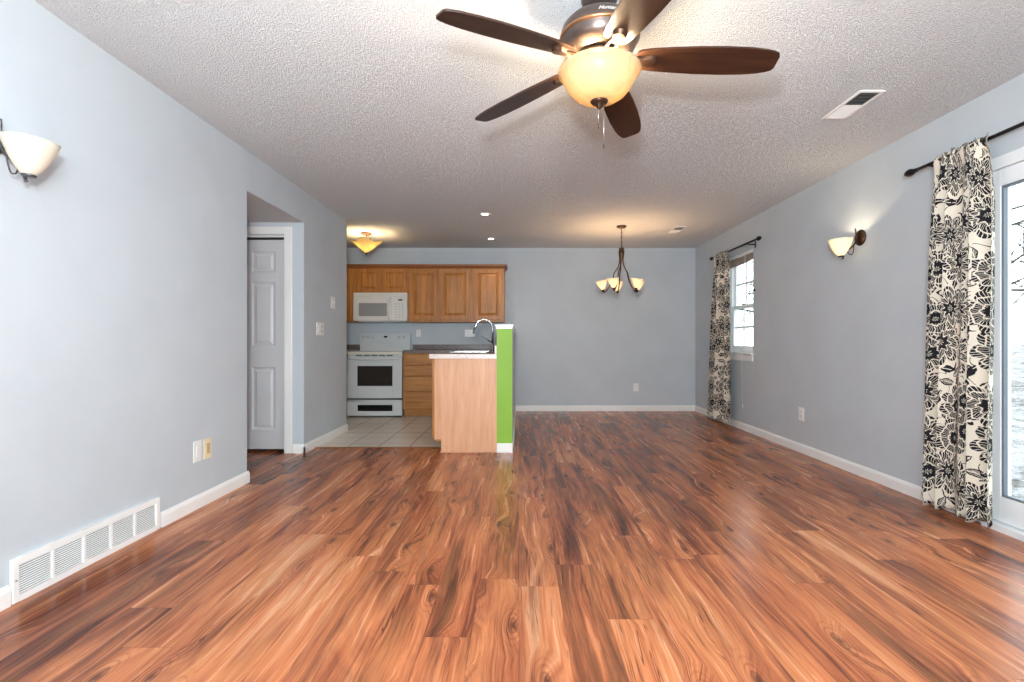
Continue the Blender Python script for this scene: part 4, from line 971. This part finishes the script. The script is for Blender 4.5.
def curtain(label, ytop, ybot, zb, width, folds, amp, seed, x0=RXR):
    m = MB(); nu, nv = 150, 70; uvs = {}
    rnd = random.Random(seed); ph = [rnd.uniform(0, 6.28) for _ in range(6)]
    zt_ = RZ + 0.028; G = []
    for j in range(nv + 1):
        t = j / nv; z = zt_ + (zb - zt_) * t; row = []
        ta = min(1.0, t * 6)
        for i in range(nu + 1):
            s = i / nu
            y = (ytop[0] * (1 - t ** 0.7) + ybot[0] * t ** 0.7) * (1 - s) + (ytop[1] * (1 - t ** 0.7) + ybot[1] * t ** 0.7) * s
            w = 2 * math.pi * folds * (s + 0.035 * math.sin(2 * math.pi * s * 2 + ph[0]) + 0.012 * math.sin(5 * t + ph[1]))
            A = amp * (0.35 + 0.65 * ta) * (0.7 + 0.3 * math.sin(2 * math.pi * s * 1.5 + ph[2]))
            x = x0 + A * math.sin(w) + 0.12 * A * math.sin(3 * w + ph[3])
            if t < 0.05:
                k = 1 - abs(t - 0.018) / 0.032 if abs(t - 0.018) < 0.032 else 0
                x = x0 - 0.0145 * k + (x - x0) * (0.25 + 0.75 * (1 - k)) - 0.004 * k * math.sin(40 * s)
            y += 0.35 * A * math.cos(w + 0.6)
            zz = z + (0.010 * math.sin(w * 1.0 + 1) * (1 if j == nv else 0)) + (0.006 * math.sin(30 * s + ph[4]) if j == 0 else 0)
            v = m.b.verts.new((x, y, zz)); uvs[v] = (s * width, z); row.append(v)
        G.append(row)
    lay = m.b.loops.layers.uv.new('UVMap')
    for j in range(nv):
        for i in range(nu):
            f = m.b.faces.new([G[j][i], G[j][i + 1], G[j + 1][i + 1], G[j + 1][i]]); f.smooth = True
            for l in f.loops: l[lay].uv = uvs[l.vert]
    o = m.build('curtain', MAT['floral']); tag(o, label, 'curtain', 'black and cream floral curtains')
    sm = o.modifiers.new('thickness', 'SOLIDIFY'); sm.thickness = 0.0016; sm.offset = 0
    return o
curtain('floral curtain bunched at the far side of the dining window', (6.50, 6.07), (6.86, 5.99), 0.035, 0.78, 3.5, 0.038, 3)
curtain('large floral curtain gathered beside the patio door', (3.05, 2.71), (3.18, 2.71), 0.03, 1.10, 4.5, 0.042, 11)
hk = MB().tube(smoothpath([(WR - 0.0008, 5.60, 1.615), (WR - 0.03, 5.60, 1.612), (WR - 0.055, 5.61, 1.60), (WR - 0.058, 5.615, 1.57), (WR - 0.045, 5.62, 1.555)], 5), 0.005, 8)
hk.lathe([(0.016, 0.0), (0.016, 0.004), (0.006, 0.008)], (WR - 0.0006, 5.60, 1.615), 14, Matrix.Rotation(R(-90), 4, 'Y'))
tag(hk.build('curtain_hook', MAT['iron']), 'small black curtain tieback hook on the wall beside the dining window', 'hook')

# ------------------------------------------------------------------ outdoors
g = MB(); n = 40
X0_, X1_, Y0_, Y1_ = WR + TR + 0.001, 60.0, -25.0, 70.0
V = [[g.b.verts.new((X0_ + (X1_ - X0_) * i / n, Y0_ + (Y1_ - Y0_) * j / n, -0.15 + (0.9 * ((i / n) ** 1.3)) + 0.12 * math.sin(i * 1.3) * math.cos(j * 0.9) * min(1, i / 4))) for j in range(n + 1)] for i in range(n + 1)]
for i in range(n):
    for j in range(n): g.b.faces.new([V[i][j], V[i + 1][j], V[i + 1][j + 1], V[i][j + 1]]).smooth = True
struct(g, 'ground', MAT['ground'], 'pale leaf littered winter ground outside the windows', 'ground')
def tree(loc, h, seed, label, lean=0.0, low=0.22):
    rnd = random.Random(seed); m = MB()
    def grow(p, d, length, r, depth):
        pts = [p]; rr = [r]; n = 5; q = Vector(p); dd = Vector(d)
        for i in range(n):
            dd = (dd + Vector((rnd.uniform(-.2, .2), rnd.uniform(-.2, .2), rnd.uniform(-.10, .14)))).normalized()
            q = q + dd * length / n; pts.append(q.copy()); rr.append(r * (1 - 0.55 * (i + 1) / n))
        m.tube(pts, rr, 6 if depth < 2 else 4, cap=False)
        if depth >= 4 or r < 0.0022: return
        k = {0: 15, 1: 7, 2: 5, 3: 3}[depth]
        for b in range(k):
            f = low + (1 - low) * (b + rnd.random()) / k if depth == 0 else 0.2 + 0.8 * (b + rnd.random()) / k
            i = min(n - 1, int(f * n)); a = pts[i].lerp(pts[i + 1], f * n - i)
            t = (pts[i + 1] - pts[i]).normalized()
            side = t.cross(Vector((rnd.uniform(-1, 1), rnd.uniform(-1, 1), rnd.uniform(-.3, .3)))).normalized()
            nd = (t * rnd.uniform(0.25, 0.7) + side).normalized()
            grow(a, nd, length * rnd.uniform(0.38, 0.58) * (1 - 0.3 * f), rr[i] * rnd.uniform(0.42, 0.66), depth + 1)
    grow(Vector(loc), Vector((lean, 0.03, 1)).normalized(), h, h * 0.017, 0)
    return tag(m.build('bare_tree', MAT['bark'], base=loc), label, 'tree', 'bare trees outside')
tree((11.0, 7.4, 0.0), 5.8, 1, 'bare tree outside nearest the patio door', 0.05, 0.1)
tree((9.6, 13.2, 0.0), 6.0, 5, 'bare tree farther off beyond the patio door', -0.1, 0.12)
tree((19.0, 21.4, 0.1), 9.0, 8, 'tall bare tree in the distance beyond the patio door', 0.0, 0.12)
tree((10.4, 19.4, 0.0), 6.5, 21, 'bare tree outside the dining window', 0.08, 0.15)
tree((13.6, 27.5, 0.0), 8.0, 33, 'distant bare tree seen through the dining window', 0.0, 0.15)
